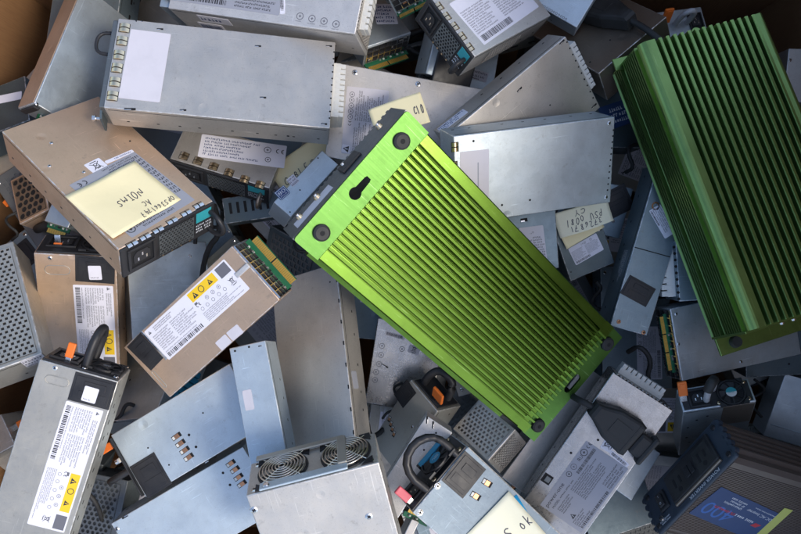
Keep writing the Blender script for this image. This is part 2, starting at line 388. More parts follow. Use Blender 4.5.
STROKES = {'N': [[(0, 0), (0, 1), (.7, 0), (.7, 1)]], 'O': [[(.35, 1), (.05, .75), (0, .4), (.2, .03), (.5, 0), (.7, .3), (.68, .75), (.35, 1)]], 'o': [[(.3, .6), (.05, .4), (.1, .08), (.4, 0), (.58, .3), (.3, .6)]],
 'I': [[(.1, 1), (.5, 1)], [(.3, 1), (.3, 0)], [(.1, 0), (.5, 0)]], 'M': [[(0, 0), (.1, 1), (.4, .35), (.7, 1), (.8, 0)]], 'S': [[(.62, .85), (.35, 1), (.08, .78), (.3, .55), (.6, .3), (.35, 0), (0, .14)]],
 'A': [[(0, 0), (.35, 1), (.7, 0)], [(.15, .4), (.58, .4)]], 'C': [[(.6, .85), (.3, 1), (.02, .6), (.1, .15), (.4, 0), (.65, .15)]], 'P': [[(.05, 0), (.1, 1), (.55, .9), (.55, .55), (.1, .48)]],
 '3': [[(.05, .9), (.4, 1), (.55, .75), (.25, .53), (.58, .3), (.3, 0), (0, .12)]], '6': [[(.5, 1), (.12, .6), (.05, .2), (.3, 0), (.55, .2), (.4, .48), (.1, .38)]], '7': [[(0, 1), (.6, 1), (.25, 0)], [(.15, .5), (.5, .5)]],
 '4': [[(.4, 1), (0, .4), (.6, .4)], [(.45, .7), (.42, 0)]], '0': [[(.3, 1), (.02, .65), (.06, .2), (.3, 0), (.55, .3), (.55, .75), (.3, 1)]], '8': [[(.5, .85), (.25, 1), (.08, .75), (.5, .3), (.28, 0), (.05, .25), (.5, .72), (.5, .85)]],
 '1': [[(.2, 1), (.22, 0)]], '2': [[(.02, .8), (.3, 1), (.55, .75), (.02, 0), (.6, .03)]], 'U': [[(0, 1), (.03, .2), (.3, 0), (.55, .2), (.6, 1)]], 'Y': [[(0, 1), (.3, .5), (.6, 1)], [(.3, .5), (.28, 0)]],
 '-': [[(.05, .5), (.5, .5)]], 'k': [[(.05, 1), (.08, 0)], [(.5, .6), (.08, .25), (.55, 0)]], 'E': [[(.5, 1), (.05, 1), (.05, 0), (.55, 0)], [(.05, .5), (.4, .5)]], 'L': [[(.05, 1), (.05, 0), (.5, 0)]], 'B': [[(.05, 0), (.05, 1), (.45, .85), (.4, .55), (.05, .52), (.5, .35), (.45, .03), (.05, 0)]], ' ': []}
def hand(m, txt, x, y, h, w, k='pen', n=.3, zfun=None):
    cw = w / max(1, len(txt)); lw = h * .06 + .32
    for ch in txt:
        jx, jy = random.uniform(-.08, .08) * h, random.uniform(-.11, .11) * h; sk = random.uniform(-.05, .32); cs = random.uniform(.82, 1.12)
        for st in STROKES[ch]:
            P = [Vector((x + jx + (a + sk * b) * cw * .95, y + jy + b * h * cs, 0)) for a, b in st]
            for _ in range(1 if len(P) > 3 else 0):
                Q = [P[0]]
                for a, b in zip(P, P[1:]): Q += [a.lerp(b, .3), a.lerp(b, .7)]
                P = Q + [P[-1]]
            for i, (a, b) in enumerate(zip(P, P[1:])):
                d = (b - a)
                if d.length < 1e-4: continue
                q = Vector((-d.y, d.x, 0)).normalized() * lw / 2; e = d.normalized() * lw * .3; nn = n + .005 * (i % 2)
                z = (lambda p: nn + (zfun(p.x, p.y) if zfun else 0))
                vs = [a - e + q, b + e + q, b + e - q, a - e - q]
                m.add([(p.x, p.y, z(p)) for p in vs], [(0, 1, 2, 3)], k)
        x += cw
def sheet(m, w, h, k, n=.2, r=1.0):
    """thin label with clipped corners"""
    pts = [(r, 0), (w - r, 0), (w - r * .3, r * .3), (w, r), (w, h - r), (w - r * .3, h - r * .3), (w - r, h), (r, h), (r * .3, h - r * .3), (0, h - r), (0, r), (r * .3, r * .3)]
    m.prism(pts, 0, n, k)
def lab(b, f, p0, p1, p2, k='white', fn=None, name='label', label=None, lift=0.0):
    fr, w, h = b.lf(f, p0, p1, p2, 0)
    m = MB(fr @ Matrix.Translation((0, 0, lift))); sheet(m, w, h, k)
    if fn: fn(m, w, h)
    return b.part(m, name, label)

# ------------------------------------------------------------------ hardware kit (drawn in a frame: u right, v up, n out)
def perf(m, u0, v0, u1, v1, pitch, k, n=1.0, hole=.36, shape=6, depth=.9, back='void', stagger=True, rot=0):
    """perforated plate with real openings"""
    m.quad(u0, v0, u1, v1, n - depth, back)
    nx = max(1, int((u1 - u0) / pitch)); ny = max(1, int((v1 - v0) / (pitch * (.87 if stagger else 1))))
    px, py = (u1 - u0) / (nx + (.5 if stagger else 0)), (v1 - v0) / ny
    for j in range(ny):
        y0 = v0 + j * py; off = px * .5 if (stagger and j % 2) else 0
        if stagger:
            if off: m.quad(u0, y0, u0 + off, y0 + py, n, k)
            else: m.quad(u1 - px * .5, y0, u1, y0 + py, n, k)
        for i in range(nx):
            x0 = u0 + i * px + off; cx, cy = x0 + px / 2, y0 + py / 2; r = pitch * hole
            sq = [(x0, y0), (x0 + px / 2, y0), (x0 + px, y0), (x0 + px, cy), (x0 + px, y0 + py), (cx, y0 + py), (x0, y0 + py), (x0, cy)]
            if shape == 6: hx = [(cx + r * math.cos(math.radians(a)), cy + r * math.sin(math.radians(a))) for a in (225, 270, 315, 0, 45, 90, 135, 180)]
            else: hx = [(cx - r, cy - r), (cx, cy - r), (cx + r, cy - r), (cx + r, cy), (cx + r, cy + r), (cx, cy + r), (cx - r, cy + r), (cx - r, cy)]
            vs = [(a, b, n) for a, b in sq + hx] + [(a, b, n - depth * .9) for a, b in hx]
            m.add(vs, [(q, (q + 1) % 8, 8 + (q + 1) % 8, 8 + q) for q in range(8)] + [(8 + q, 8 + (q + 1) % 8, 16 + (q + 1) % 8, 16 + q) for q in range(8)], k)
def lattice(m, u0, v0, u1, v1, nx, ny, k, n=1.2, bar=.9, inner=True):
    m.quad(u0, v0, u1, v1, -.6 if not inner else .1, 'void')
    for i in range(nx + 1):
        x = u0 + (u1 - u0) * i / nx; m.box(x - bar / 2, x + bar / 2, v0, v1, .1, n, k)
    for j in range(ny + 1):
        y = v0 + (v1 - v0) * j / ny; m.box(u0, u1, y - bar / 2, y + bar / 2, .1, n + .05, k)
    for _ in range(int(nx * ny * .35)):
        x, y = random.uniform(u0 + 2, u1 - 3), random.uniform(v0 + 1, v1 - 2)
        m.box(x, x + random.uniform(1.5, 4), y, y + random.uniform(1.5, 3), .11, .35, random.choice(('pcb', 'yel', 'black', 'copper', 'black', 'grey')))
def pcb_edge(b, f, u0, u1, v, out=9, fingers=14, groups=2):
    fr = b.fr(f); m = MB(fr); m.box(u0, u1, v - .8, v + .8, -2, out * .45, 'pcb')
    for _ in range(8):
        x = random.uniform(u0 + 1, u1 - 3); m.box(x, x + 2, v + .8, v + 1.6, .4, 2.2, random.choice(('nylon', 'black', 'grey')))
    o = b.part(m, 'circuit_board')
    m = MB(fr); g = (u1 - u0 - 4) / groups
    for q in range(groups):
        a = u0 + 2 + q * g; c = a + g - 1.2; m.box(a, c, v - .75, v + .75, out * .45, out, 'pcb')
        p = (c - a) / fingers
        for i in range(fingers): m.box(a + i * p + .05 * p, a + (i + .95) * p, v - .85, v + .9, out * .48, out * .97, 'gold')
    m.build('gold_contacts', o)
def nylon(b, f, u0, u1, v0, v1, out=9, n=8, name='connector', k='nylon'):
    m = b.mb(f); m.box(u0, u1, v0, v1, 0, out * .6, k, .4)
    p = (u1 - u0) / n
    for i in range(n):
        x = u0 + i * p; m.box(x + p * .1, x + p * .9, v0 + .6, v1 - .3, out * .6 - .2, out, k, .3)
        m.box(x + p * .35, x + p * .65, v0 + .2, v0 + 1.2, out * .7, out + .1, 'inkg')
        m.box(x + p * .25, x + p * .75, v1 - .5, v1 + .25, out * .25, out * .8, k, .15)
    return b.part(m, name)
def contacts(b, f, pts, w=6, h=9, k='brass', ang=0):
    for px, py in pts:
        u, v = b.uv(f, px, py)
        m = MB(b.fr(f) @ Matrix.Translation((u, v, 0)) @ Matrix.Rotation(math.radians(ang), 4, 'Z'))
        m.box(-w / 2 - .5, w / 2 + .5, -h / 2 - .4, h / 2 + .4, -.4, .12, 'void')
        for y0, y1 in ((-h / 2, -h * .06), (h * .06, h / 2)):
            arc = [(-w / 2 + w * t / 8, math.sin(math.pi * t / 8) * w * .22 + .15) for t in range(9)]
            vs = [(x, y, z) for y in (y0, y1) for x, z in arc]
            m.add(vs, [(i, i + 1, 10 + i, 9 + i) for i in range(8)], k, True)
            for y in (0, 9): m.add(vs, [list(range(y, y + 9))], k)
        b.part(m, 'spring_contact')
def inlet(b, fr, w, h, parent=None, name='mains_inlet'):
    m = MB(fr); t = w * .09
    m.box(0, w, 0, t, -.2, 1.8, 'black', .5); m.box(0, w, h - t, h, -.2, 1.8, 'black', .5)
    m.box(0, t, t, h - t, -.2, 1.8, 'black'); m.box(w - t, w, t, h - t, -.2, 1.8, 'black'); m.quad(t, t, w - t, h - t, .12, 'void')
    m.prism([(w * .2, h * .25), (w * .8, h * .25), (w * .8, h * .6), (w * .68, h * .75), (w * .32, h * .75), (w * .2, h * .6)], .1, .9, 'black')
    o = m.build(name, parent or b.root)
    m = MB(fr)
    for x, y in ((.35, .42), (.65, .42), (.5, .6)): m.box(w * x - w * .025, w * x + w * .025, h * y - h * .07, h * y + h * .07, .8, 1.7, 'bright')
    m.build('pins', o); return o
def pocket(b, f, p0, p1, p2, name='moulded_cover', k='black'):
    """black moulded box with a stepped recess, as seen through the lid"""
    fr, w, h = b.lf(f, p0, p1, p2); m = MB(fr); t = min(w, h) * .09
    m.box(0, w, 0, h, -.3, .35, k, .2)
    m.box(t, w - t, t, h - t, .3, .9, k, .5); m.box(w * .28, w * .80, h * .55, h * .78, .85, 1.5, k, .4)
    m.box(w * .2, w * .86, h * .18, h * .42, .85, 1.25, k, .3)
    return b.part(m, name)
def fan(b, fr, R, hub='black', hubtext=None, blades=7, name='fan', square=True, txtk='inkw'):
    """fan in its square frame, centred in frame fr"""
    m = MB(fr); c = 28
    if square:
        m.box(-R * 1.08, R * 1.08, -R * 1.08, R * 1.08, -1.2, -.6, 'void')
        m.ring(0, 0, -.6, 1.2, R * .96, R * 1.06, 'black', 36)
        for sx in (-1, 1):
            for sy in (-1, 1):
                m.prism([(sx * R * 1.08, sy * R * 1.08), (sx * R * .6, sy * R * 1.08), (sx * R * .8, sy * R * .8), (sx * R * 1.08, sy * R * .6)], -.6, 1.2, 'black')
    else: m.cyl(0, 0, -1, -.5, R, 'void')
    o = b.part(m, name)
    m = MB(fr)
    for i in range(blades):
        a = 2 * math.pi * i / blades
        vs = []
        for t in range(6):
            r = R * (.42 + .5 * t / 5); a0 = a + .22 * t / 5; a1 = a0 + .62
            vs += [(r * math.cos(a0), r * math.sin(a0), .7), (r * math.cos(a1), r * math.sin(a1), -.5)]
        m.add(vs, [(2 * t, 2 * t + 1, 2 * t + 3, 2 * t + 2) for t in range(5)], 'black', True)
    m.build('blades', o)
    m = MB(fr); m.cyl(0, 0, -.5, 1.0, R * .46, 'black', R * .44, 28); m.cyl(0, 0, 1.0, 1.15, R * .40, hub, R * .40, 28)
    for q in range(3):
        a = q * 2.09 + .5; d = Vector((math.cos(a), math.sin(a))); e = Vector((-d.y, d.x)) * R * .05
        m.add([((d * r).x + s * e.x, (d * r).y + s * e.y, .95) for r, s in ((R * .42, 1), (R * .99, 1), (R * .99, -1), (R * .42, -1))], [(0, 1, 2, 3)], 'black')
    if hubtext: word(m, hubtext, -R * .3, -R * .08, R * .15, txtk, 1.2, R * .6); lines(m, -R * .22, -R * .28, R * .22, -R * .12, 1, txtk, 1.2)
    else: lines(m, -R * .25, -R * .12, R * .25, R * .16, 2, txtk, 1.2)
    m.build('hub', o); return o
def guard(b, fr, R, rings=5, name='fan_guard'):
    m = MB(fr)
    for i in range(1, rings + 1):
        r = R * i / rings; n = 2.2 + 1.6 * (1 - (i / rings) ** 2)
        m.tube([(r * math.cos(t * math.pi / 16), r * math.sin(t * math.pi / 16), n) for t in range(33)], .75, 'wire', 6)
    for q in range(4):
        a = math.pi / 4 + q * math.pi / 2; m.tube([(R * .2 * math.cos(a), R * .2 * math.sin(a), 3.4), (R * 1.25 * math.cos(a), R * 1.25 * math.sin(a), 1.6)], .6, 'bright', 6)
    return b.part(m, name)
def latch(b, fr, w, h, name='release_latch', k='orange'):
    m = MB(fr); m.box(-w * .35, w * .35, -h * .6, h * .1, 0, 1.0, 'bright', .2)
    m.box(-w / 2, w / 2, 0, h, -1.2, 2.0, k, 1.0); m.box(-w * .3, w * .3, h * .55, h * .9, 2.0, 2.6, k, .3)
    return b.part(m, name)

# ------------------------------------------------------------------ the pile
P = {
    'greenA': (71.35, -25.97, 69.05, -41.89, 25.33, -2.33, 330.73, 136.47, 42.07),
    'greenB': (328.33, 90.26, 60.97, -72.87, -9.1, -8.21, 290.43, 131.35, 68.55),
    'p1': (-167.27, 183.83, 35.92, 176.05, -7.49, 16.61, 205.59, 94.84, 34.8),
    'p2': (-128.91, 280.49, 18.95, -10.42, -7.96, -1.67, 192.07, 84.23, 59.86),
    'p3': (-27.63, 262.08, -46.84, -55.85, -19.46, -23.98, 57.74, 57.09, 28.21),
    'p4': (-2.19, 301.57, -7.24, -77.03, -35.61, 16.17, 60.3, 40.07, 29.04),
    'p5': (89.65, 253.39, 20.17, -144.99, -28.22, 2.27, 114.32, 70.86, 33.28),
    'p6': (55.7, 236.44, -33.41, -104.44, 11.41, -19.87, 78.56, 42.27, 40.08),
    'p7': (12.98, 148.97, -30.11, -9.08, 4.19, 1.41, 170.36, 97.49, 40),
    'p8': (124.67, 144.6, 6.95, 40.27, 3.76, 30.34, 151.97, 86.47, 31.58),
    'p9': (127.17, 90.26, 42.56, -170.95, -12.71, -22.59, 160.71, 83.75, 39.46),
    'p10': (113.57, 30.26, -5.08, 3.58, 2.78, 0.6, 89.61, 68.25, 39.28),
    'p11': (191.98, 23.11, -34.05, 22.55, 4.34, 11.49, 51.55, 62.56, 33.47),
    'p12': (256.16, 15.6, -11.84, -105.3, 4.12, -4.22, 168.71, 40.4, 38.82),
    'p12b': (225.44, 62.99, -64.97, -13.07, 0.97, 7.87, 44.51, 56.69, 40),
    'p13': (312.76, -2.09, -5.99, -175.76, 2.31, -1.73, 66.14, 61.21, 39.94),
    'p14': (348.96, -67.39, -26.43, -169.31, -8.27, -2.42, 137.24, 75.65, 30.77),
    'p14b': (440.83, -88.81, -67.9, -176.56, 2.69, -4.86, 122.45, 59.92, 40),
    'p15': (316.45, -128.92, -3.13, 11.62, -11.67, -36.09, 69.52, 24.61, 131.44),
    'p16': (344.9, -242.78, 2.46, 161.12, -15.71, -29.46, 129.42, 121, 46.12),
    'p17': (192.27, -200.15, -5.98, 57.67, -7.2, -4.11, 183.01, 69.17, 31.31),
    'p18': (85.59, -167.26, -22.45, -36.54, -40.16, -10.3, 53.49, 42.19, 41.74),
    'p19': (87.77, -243.22, 50.94, 134.74, -15.2, 10.5, 151.93, 75.99, 38.81),
    'p20': (11.31, -191.54, 29.08, 57.07, 2.63, -4.63, 96.63, 29.59, 38.68),
    'p21': (4.65, -110.18, -82.65, -98.71, 1.51, -0.93, 96.36, 74.99, 40),
    'p22': (2.89, -168.92, -40.29, 59.9, -24.18, -35.34, 93.02, 45.8, 39.42),
    'p23': (-60.33, -228.47, 102.05, 103, -19.5, 2.11, 115.14, 112.87, 46.29),
    'p24': (-133.99, -127.54, 41.64, 102.44, 7.94, -2.26, 111.44, 35.7, 40.67),
    'p25': (-90.76, -95.44, -12.85, 98.01, 17.48, -24.99, 188.53, 82.73, 31),
    'p26': (-213.04, -163.58, -0.6, -148.84, 0.46, 3.31, 139.71, 71.27, 26.93),
    'p27': (-213.69, -260.58, -31.49, -149.64, 0.74, -3.6, 160.28, 76.83, 39.74),
    'p28': (-189.43, -54.2, 39.84, 40.32, -15.24, 3.69, 155.74, 65.59, 36.98),
    'p29': (-314.49, -175.81, 71.13, 71.06, -3.82, 9.04, 177.14, 69.45, 43.72),
    'p30': (-334.4, -61.36, -30.21, 80.78, -25.85, 14.06, 164.78, 76.11, 42.78),
    'p31': (-384.24, -38.5, 44.61, 20.67, 14.15, -21.82, 67.27, 125.85, 41.59),
    'p32': (-269.49, 92.78, 55.58, -40.62, -17.21, -38.51, 176.82, 98.24, 37.05),
    'p33': (-319.37, 210.34, -26.87, -101.11, -19.51, -53.22, 143.84, 75.63, 31.04),
    'p34': (-179.97, 118.02, -30.8, -104.68, -26.37, -4.21, 50.15, 105.11, 30.01),
    'p35': (-94.34, 84.61, -4.62, 51.51, 21.2, 6.76, 76.64, 22.12, 41.03),
    'f1': (-443.53, 169.29, -60, 18.48, -6.77, -18.73, 86.53, 57.44, 40),
    'f2': (-407.34, 79.27, -68.29, 24.44, -8.75, -18.08, 39.33, 56.36, 40),
    'f3': (-254.62, -26.07, -75.28, 2.47, 29.26, -10.3, 86.82, 109.65, 39.78),
    'f4': (-156.85, 65.08, -56.12, 8.1, 1.73, 1.05, 68.83, 27.9, 40),
    'f5': (-123.4, 7.48, -87.38, -28.29, -28.24, 22.68, 82.49, 50.88, 40),
    'f6': (-337.48, -269.32, -64.83, -9.4, -6.01, -6.15, 66.08, 83.25, 40),
    'f7': (-293.69, -128.17, -83.6, 12.19, -31.27, -41, 108.81, 92.86, 40),
    'f8': (208.77, 257.34, -47.74, -50.79, -42.35, 1.09, 113.35, 89.4, 39.97),
    'f9': (162.44, 282.57, -14.83, -32.12, -4.84, 10.21, 70.04, 45.91, 39.9),
    'f11': (302.64, 265.03, -62.45, 9.12, 6.06, -11.25, 61.93, 33.61, 40),
    'f12': (236.23, 166.45, -70.3, -0.02, 8.64, -0.73, 64.24, 70.11, 40),
    'f14': (462.61, 215.72, -90, -3.42, -5.42, 6.38, 52.74, 59.06, 40),
    'f15': (443.52, -161.62, -76.1, -16.31, -8.77, 8.23, 56.95, 74.33, 40),
    'f16': (243.79, -211, -41.67, 55.14, 7.08, 3.32, 59, 41.68, 39.44),
    'f17': (239.35, -265.16, -76.28, 16.82, 3.8, -6.46, 80.11, 58.99, 40),
    'f18': (76.4, 217.5, -83.95, -8.99, -1.25, 2.62, 59.51, 56.49, 40),
    'f19': (-449.11, -189.48, -57.03, 29.19, -0.35, -6.56, 56.67, 36.94, 40),
    'f20': (-359.39, 62.66, -45.45, -107.77, -12.06, 5.8, 37.67, 27.97, 39.87),
    'f21': (6.5, -282.26, -27.05, 63.98, -0.28, 2.62, 41.64, 8.58, 30),
    'f22': (169.59, -177.15, -49.72, 53.54, 1.07, 2.17, 149.72, 42.33, 40),
}
PS = 'power supply'
GRP = 'power supplies dumped in the crate'
def psu(key, k, label, bev=.9, seam=True, name='power_supply', cat=PS, group=GRP):
    b = Box(P[key], name, cat, label, group); b.body = b.casing(k, bev, seam); return b
def psu_print(m, w, h):
    triangle(m, w * .035, h * .88, h * .05, 'ink', .26, 'white')
    lines(m, w * .09, h * .80, w * .36, h * .95, 3, 'ink'); lines(m, w * .03, h * .28, w * .22, h * .76, 8); lines(m, w * .24, h * .28, w * .50, h * .76, 8)
    barcode(m, w * .03, h * .05, w * .46, h * .17); lines(m, w * .03, h * .19, w * .46, h * .24, 1)
    m.quad(w * .53, h * .70, w * .84, h * .96, .26, 'yellow'); triangle(m, w * .59, h * .82, h * .09, 'ink', .3, 'yellow')
    m.ring(w * .67, h * .83, .26, .3, h * .07, h * .09, 'ink'); triangle(m, w * .77, h * .82, h * .08, 'ink', .3, 'yellow')
    m.quad(w * .87, h * .66, w * .985, h * .96, .26, 'inkg')
    ce(m, w * .53, h * .52, h * .10); weee(m, w * .90, h * .36, h * .18)
    for x in (.66, .73, .80): ringmark(m, w * x, h * .57, h * .055)
    for x in (.56, .62, .69, .76, .83): ringmark(m, w * x, h * .42, h * .05, 'inkg', .26, False)
    lines(m, w * .53, h * .06, w * .96, h * .33, 6, 'inkg'); m.quad(w * .53, h * .6, w * .56, h * .66, .26, 'inkg')
def dense(rows=9, cols=1, bar=True, marks=0, k='inkg'):
    def f(m, w, h):
        y1 = .95
        if marks:
            for i in range(marks): ringmark(m, w * (.55 + .42 * i / max(1, marks)), h * .86, min(h * .08, w * .04))
            ce(m, w * .42, h * .82, min(h * .1, w * .05)); y1 = .76
        y0 = .22 if bar else .05
        for c in range(cols): lines(m, w * (.03 + .95 * c / cols), h * y0, w * (.0 + .95 * (c + 1) / cols), h * y1, rows, k)
        if bar: barcode(m, w * .04, h * .05, w * .55, h * .18)
    return f
def strip(m, w, h): barcode(m, w * .06, h * .2, w * .9, h * .8)
def weee_print(m, w, h): q = min(w, h) * .7; weee(m, w * .5 - q * .5, h * .5 - q * .42, q)
def printed(b, f, pts, r=3.2):
    m = b.mb(f)
    for px, py in pts:
        u, v = b.uv(f, px, py); ringmark(m, u, v, r, 'inkg', .08); lines(m, u - r, v - r * 1.6, u + r, v - r * 1.15, 1, 'inkg', .08)
    b.part(m, 'printed_marks')
def coppers(b, f, pts, ang, w=9, h=4):
    for px, py in pts:
        u, v = b.uv(f, px, py); m = MB(b.fr(f) @ Matrix.Translation((u, v, 0)) @ Matrix.Rotation(math.radians(ang), 4, 'Z'))
        m.box(-w / 2 - .5, w / 2 + .5, -h / 2 - .3, h / 2 + .3, -.3, .1, 'void'); m.box(-w * .30, w * .22, -h / 2, h / 2, .05, .7, 'copper', .3)
        m.box(w * .24, w * .5, -h * .4, h * .4, .05, .4, 'nylon', .1); b.part(m, 'copper_tab')
def emboss(b, f, p0, p1, p2):
    fr, w, h = b.lf(f, p0, p1, p2); m = MB(fr); r = h / 2; t = .45
    path = [(r, 0, 0), (w - r, 0, 0), (w - r * .3, r * .3, 0), (w, r, 0), (w - r * .3, h - r * .3, 0), (w - r, h, 0), (r, h, 0), (r * .3, h - r * .3, 0), (0, r, 0), (r * .3, r * .3, 0), (r, 0, 0)]
    m.tube(path, t, 'olive', 6); b.part(m, 'pressed_rib')
def loop_handle(b, f, pts, r=3.6, k='black', name='handle'):
    m = b.mb(f); m.tube(pts, r, k, 12, 2); return b.part(m, name)

# --- top left group
b = psu('p1', 'grey', 'long warm grey power supply with blank pale label and six spring contacts, top left')
contacts(b, 'T', [(124.5, 28), (122, 41), (119, 55), (117, 68), (115, 82), (112.5, 96)], 9, 9)
lab(b, 'T', (131, 29), (171, 34), (120, 98), 'lilac')
b.slots('T', [(160, 29), (258, 46), (329, 46), (183, 110), (263, 97.5), (324, 124)], 6, 1.8, 185)
b.slots('T', [(142, 21), (136, 21)], 1.6, 1.4, 185); b.slots('T', [(130, 109)], 10, 2.2, 185)
b.holes('T', [(334 - i * .45, 52 + i * 6.6) for i in range(11)], .9)
nylon(b, 'B', -31, 28, -12, 11, 12, 10); b.holes('L', [(288, 136)], 1.4)
m = b.mb('F'); m.box(-b.W / 2 + 1, b.W / 2 - 1, -b.H / 2 + 1, b.H / 2 - 2, 0, 5, 'dark', 1); fp = b.part(m, 'front_panel')
m = b.mb('F'); m.prism([(b.W / 2 - 8, -8), (b.W / 2 + 8, -14), (b.W / 2 + 6, 6), (b.W / 2 - 8, 12)], 3.5, 5.5, 'teal'); m.cyl(b.W / 2 + 1, -4, 5, 13, 1.6, 'bright'); m.cyl(b.W / 2 + 1, -4, 12, 15, 3, 'bright'); b.part(m, 'thumb_screw')
loop_handle(b, 'F', [(-36, 8, 0), (-36, 8, 14), (-30, 8, 19), (-18, 8, 19), (-13, 8, 14), (-13, 8, 0)], 1.7)

b = psu('p2', 'pale', 'speckled pale power supply with grey foil label behind the long warm grey one')
def p2p(m, w, h):
    barcode(m, w * .05, h * .1, w * .55, h * .3); lines(m, w * .05, h * .4, w * .55, h * .95, 5, 'ink'); lines(m, w * .62, h * .08, w * .96, h * .95, 6, 'ink')
lab(b, 'T', (166, -25), (284, -9), (163, -1), 'glab', p2p)
lab(b, 'T', (280, -20), (280, 14), (285, -20), 'white', lambda m, w, h: barcode(m, w * .1, h * .25, w * .9, h * .8))
printed(b, 'T', [(300, 16), (312, 18.5), (324, 21), (336, 24)], 3.6)
lab(b, 'R', (196, 14.5), (228, 19.5), (196, 20), 'white', lambda m, w, h: lines(m, w * .06, h * .2, w * .94, h * .8, 1, 'inkb'))
lab(b, 'R', (197, 21.5), (222, 25.5), (197, 27.5), 'white', lambda m, w, h: barcode(m, w * .06, h * .25, w * .9, h * .75, 'inkb'))
m = b.mb('F'); perf(m, -38, -26, 38, 28, 3.2, 'grey', .8, .33); b.part(m, 'grille')
nylon(b, 'F', -34, 28, 6, 22, 9, 10)
loop_handle(b, 'B', [(26, 12, 0), (26, 12, 14), (18, 12, 20), (-2, 12, 20), (-8, 12, 14), (-8, 12, 0)], 2.2)
m = b.mb('B'); m.box(-40, 40, -28, 26, 0, 12, 'blue', 1); b.part(m, 'front_panel')

b = psu('p33', 'blue', 'wide bluish grey power supply leaning on the cardboard corner, tan along one edge')
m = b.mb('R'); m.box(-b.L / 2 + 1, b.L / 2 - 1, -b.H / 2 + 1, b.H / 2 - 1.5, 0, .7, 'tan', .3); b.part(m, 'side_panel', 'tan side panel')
b.screw('T', 37, 104, 1.8); pcb_edge(b, 'F', -24, 24, -2, 12, 9, 2)
m = b.mb('F'); m.box(-36, -30, -12, 13, 0, 3, 'black', .5); m.box(30, 36, -12, 13, 0, 3, 'black', .5); b.part(m, 'corner_clip')
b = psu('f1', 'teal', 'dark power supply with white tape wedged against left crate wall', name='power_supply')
lab(b, 'T', (-2, 96), (22, 91), (2, 103), 'white')
b = psu('p3', 'blue', 'small grey power module with square grille and gold contacts below the speckled pale one')
lab(b, 'T', (372, 4), (393, 4), (376, 24), 'white', dense(5, 1, False, 0, 'inkb'))
m = b.mb('F'); lattice(m, -26, -9, 26, 12, 7, 3, 'bright', 1.4, .8); b.part(m, 'grille'); pcb_edge(b, 'F', -27, 27, -12, 11, 12, 2)
b = psu('p4', 'blue', 'small power module with gold contacts cut off by the top edge')
m = b.mb('F'); lattice(m, -18, -8, 18, 12, 5, 3, 'bright', 1.2, .7); b.part(m, 'grille'); pcb_edge(b, 'F', -19, 19, -11, 10, 10, 2)
b = psu('p5', 'grey', 'grey power supply with large printed label and black perforated front, top centre')
lab(b, 'T', (449, 4), (506, -32), (480, 48), 'white', dense(11, 2, True, 4, 'inkg'))
contacts(b, 'T', [(439.6, 6), (447, 16), (455, 26), (462.5, 36), (470, 47)], 6, 7.5)
def black_front(b, fr, w, h, flip=1):
    """black plastic front: inlet, hexagon vent, teal patch, small print"""
    m = MB(fr); m.box(-w / 2, w / 2, -h / 2, h / 2, 0, 2.5, 'black', .8); o = b.part(m, 'front_panel')
    m = MB(fr); a, c = sorted((flip * -w * .12, flip * w * .26)); perf(m, a, -h * .38, c, h * .40, 3.6, 'dark', 3.3, .37, 6, .7); m.build('vent', o)
    a, c = sorted((flip * w * .29, flip * w * .46)); m = MB(fr); m.box(a, c, h * .08, h * .42, 2.4, 2.8, 'tealp', .1); lines(m, a, -h * .3, c, h * .02, 3, 'inkw', 2.62); m.build('teal_patch', o)
    a, c = sorted((flip * -w * .44, flip * -w * .16)); q = fr @ Matrix.Translation((a, -h * .36, 2.4)); inlet(b, q, c - a, h * .76, o)
    m = MB(fr)
    for q in range(4): m.cyl(flip * w * (-.08 + .1 * q), -h * .44, 2.4, 3.1, .9, 'brass', seg=10)
    m.build('indicator_lights', o); return o
black_front(b, b.fr('F'), b.W, b.H, 1)
loop_handle(b, 'F', [(30, 6, 2), (30, 6, 13), (30, -2, 17), (30, -10, 13), (30, -10, 2)], 2.2)
m = b.mb('L'); perf(m, -30, -12, 20, 8, 4, 'grey', .5, .28, 4); b.part(m, 'side_vent')
b = psu('p6', 'light', 'pale blue power supply standing below the black perforated front, black socket cover at its end')
m = b.mb('T'); m.box(b.L / 2 - 26, b.L / 2 + 6, -14, 30, -6, 3, 'black', 1.2); b.part(m, 'socket_cover')
b = psu('f18', 'blue', 'bluish power supply with small serial sticker glimpsed above the triangular gap', name='power_supply')
lab(b, 'T', (472, 68), (489, 73), (470, 78), 'lilac', dense(2, 1, True))
b.screw('T', 464, 82, 2)

b = psu('p7', 'grey', 'flat grey power supply with printed label, half under upper corner of the bright green unit')
b.screw('T', 354.8, 72.4, 3); b.screw('T', 418, 84, 3); lab(b, 'T', (341, 153), (347, 86), (383, 157), 'lilac', dense(14, 2, False, 5, 'ink'))
def tri(m, w, h): triangle(m, w * .5, h * .45, w * .42, 'ink', .3, 'white')
lab(b, 'T', (341, 152), (342.5, 144), (349, 153), 'white', tri, 'warning_sticker', lift=.35)
b = psu('p8', 'grey', 'grey power supply lying askew with a white plug block on its right end')
nylon(b, 'F', -24, 30, -8, 9, 10, 10); b.slots('T', [(519.5, 89.5), (562, 42), (594, 106)], 6.5, 1.8, 8)
b.holes('T', [(567 + i * 2.9, 42 + i * 6.2) for i in range(11)], .9); b.holes('T', [(550, 105)], .8)
lab(b, 'L', (437, 129), (463, 109), (441, 133), 'white', dense(3, 1, False, 0, 'inkb'))
b = psu('p9', 'blue', 'plain bluish grey power supply with pale square label right of the bright green unit')
lab(b, 'T', (460, 152), (489, 149), (461, 200), 'lilac', lambda m, w, h: (m.box(w * .6, w * .64, h * .2, h * .75, .2, .24, 'glab')))
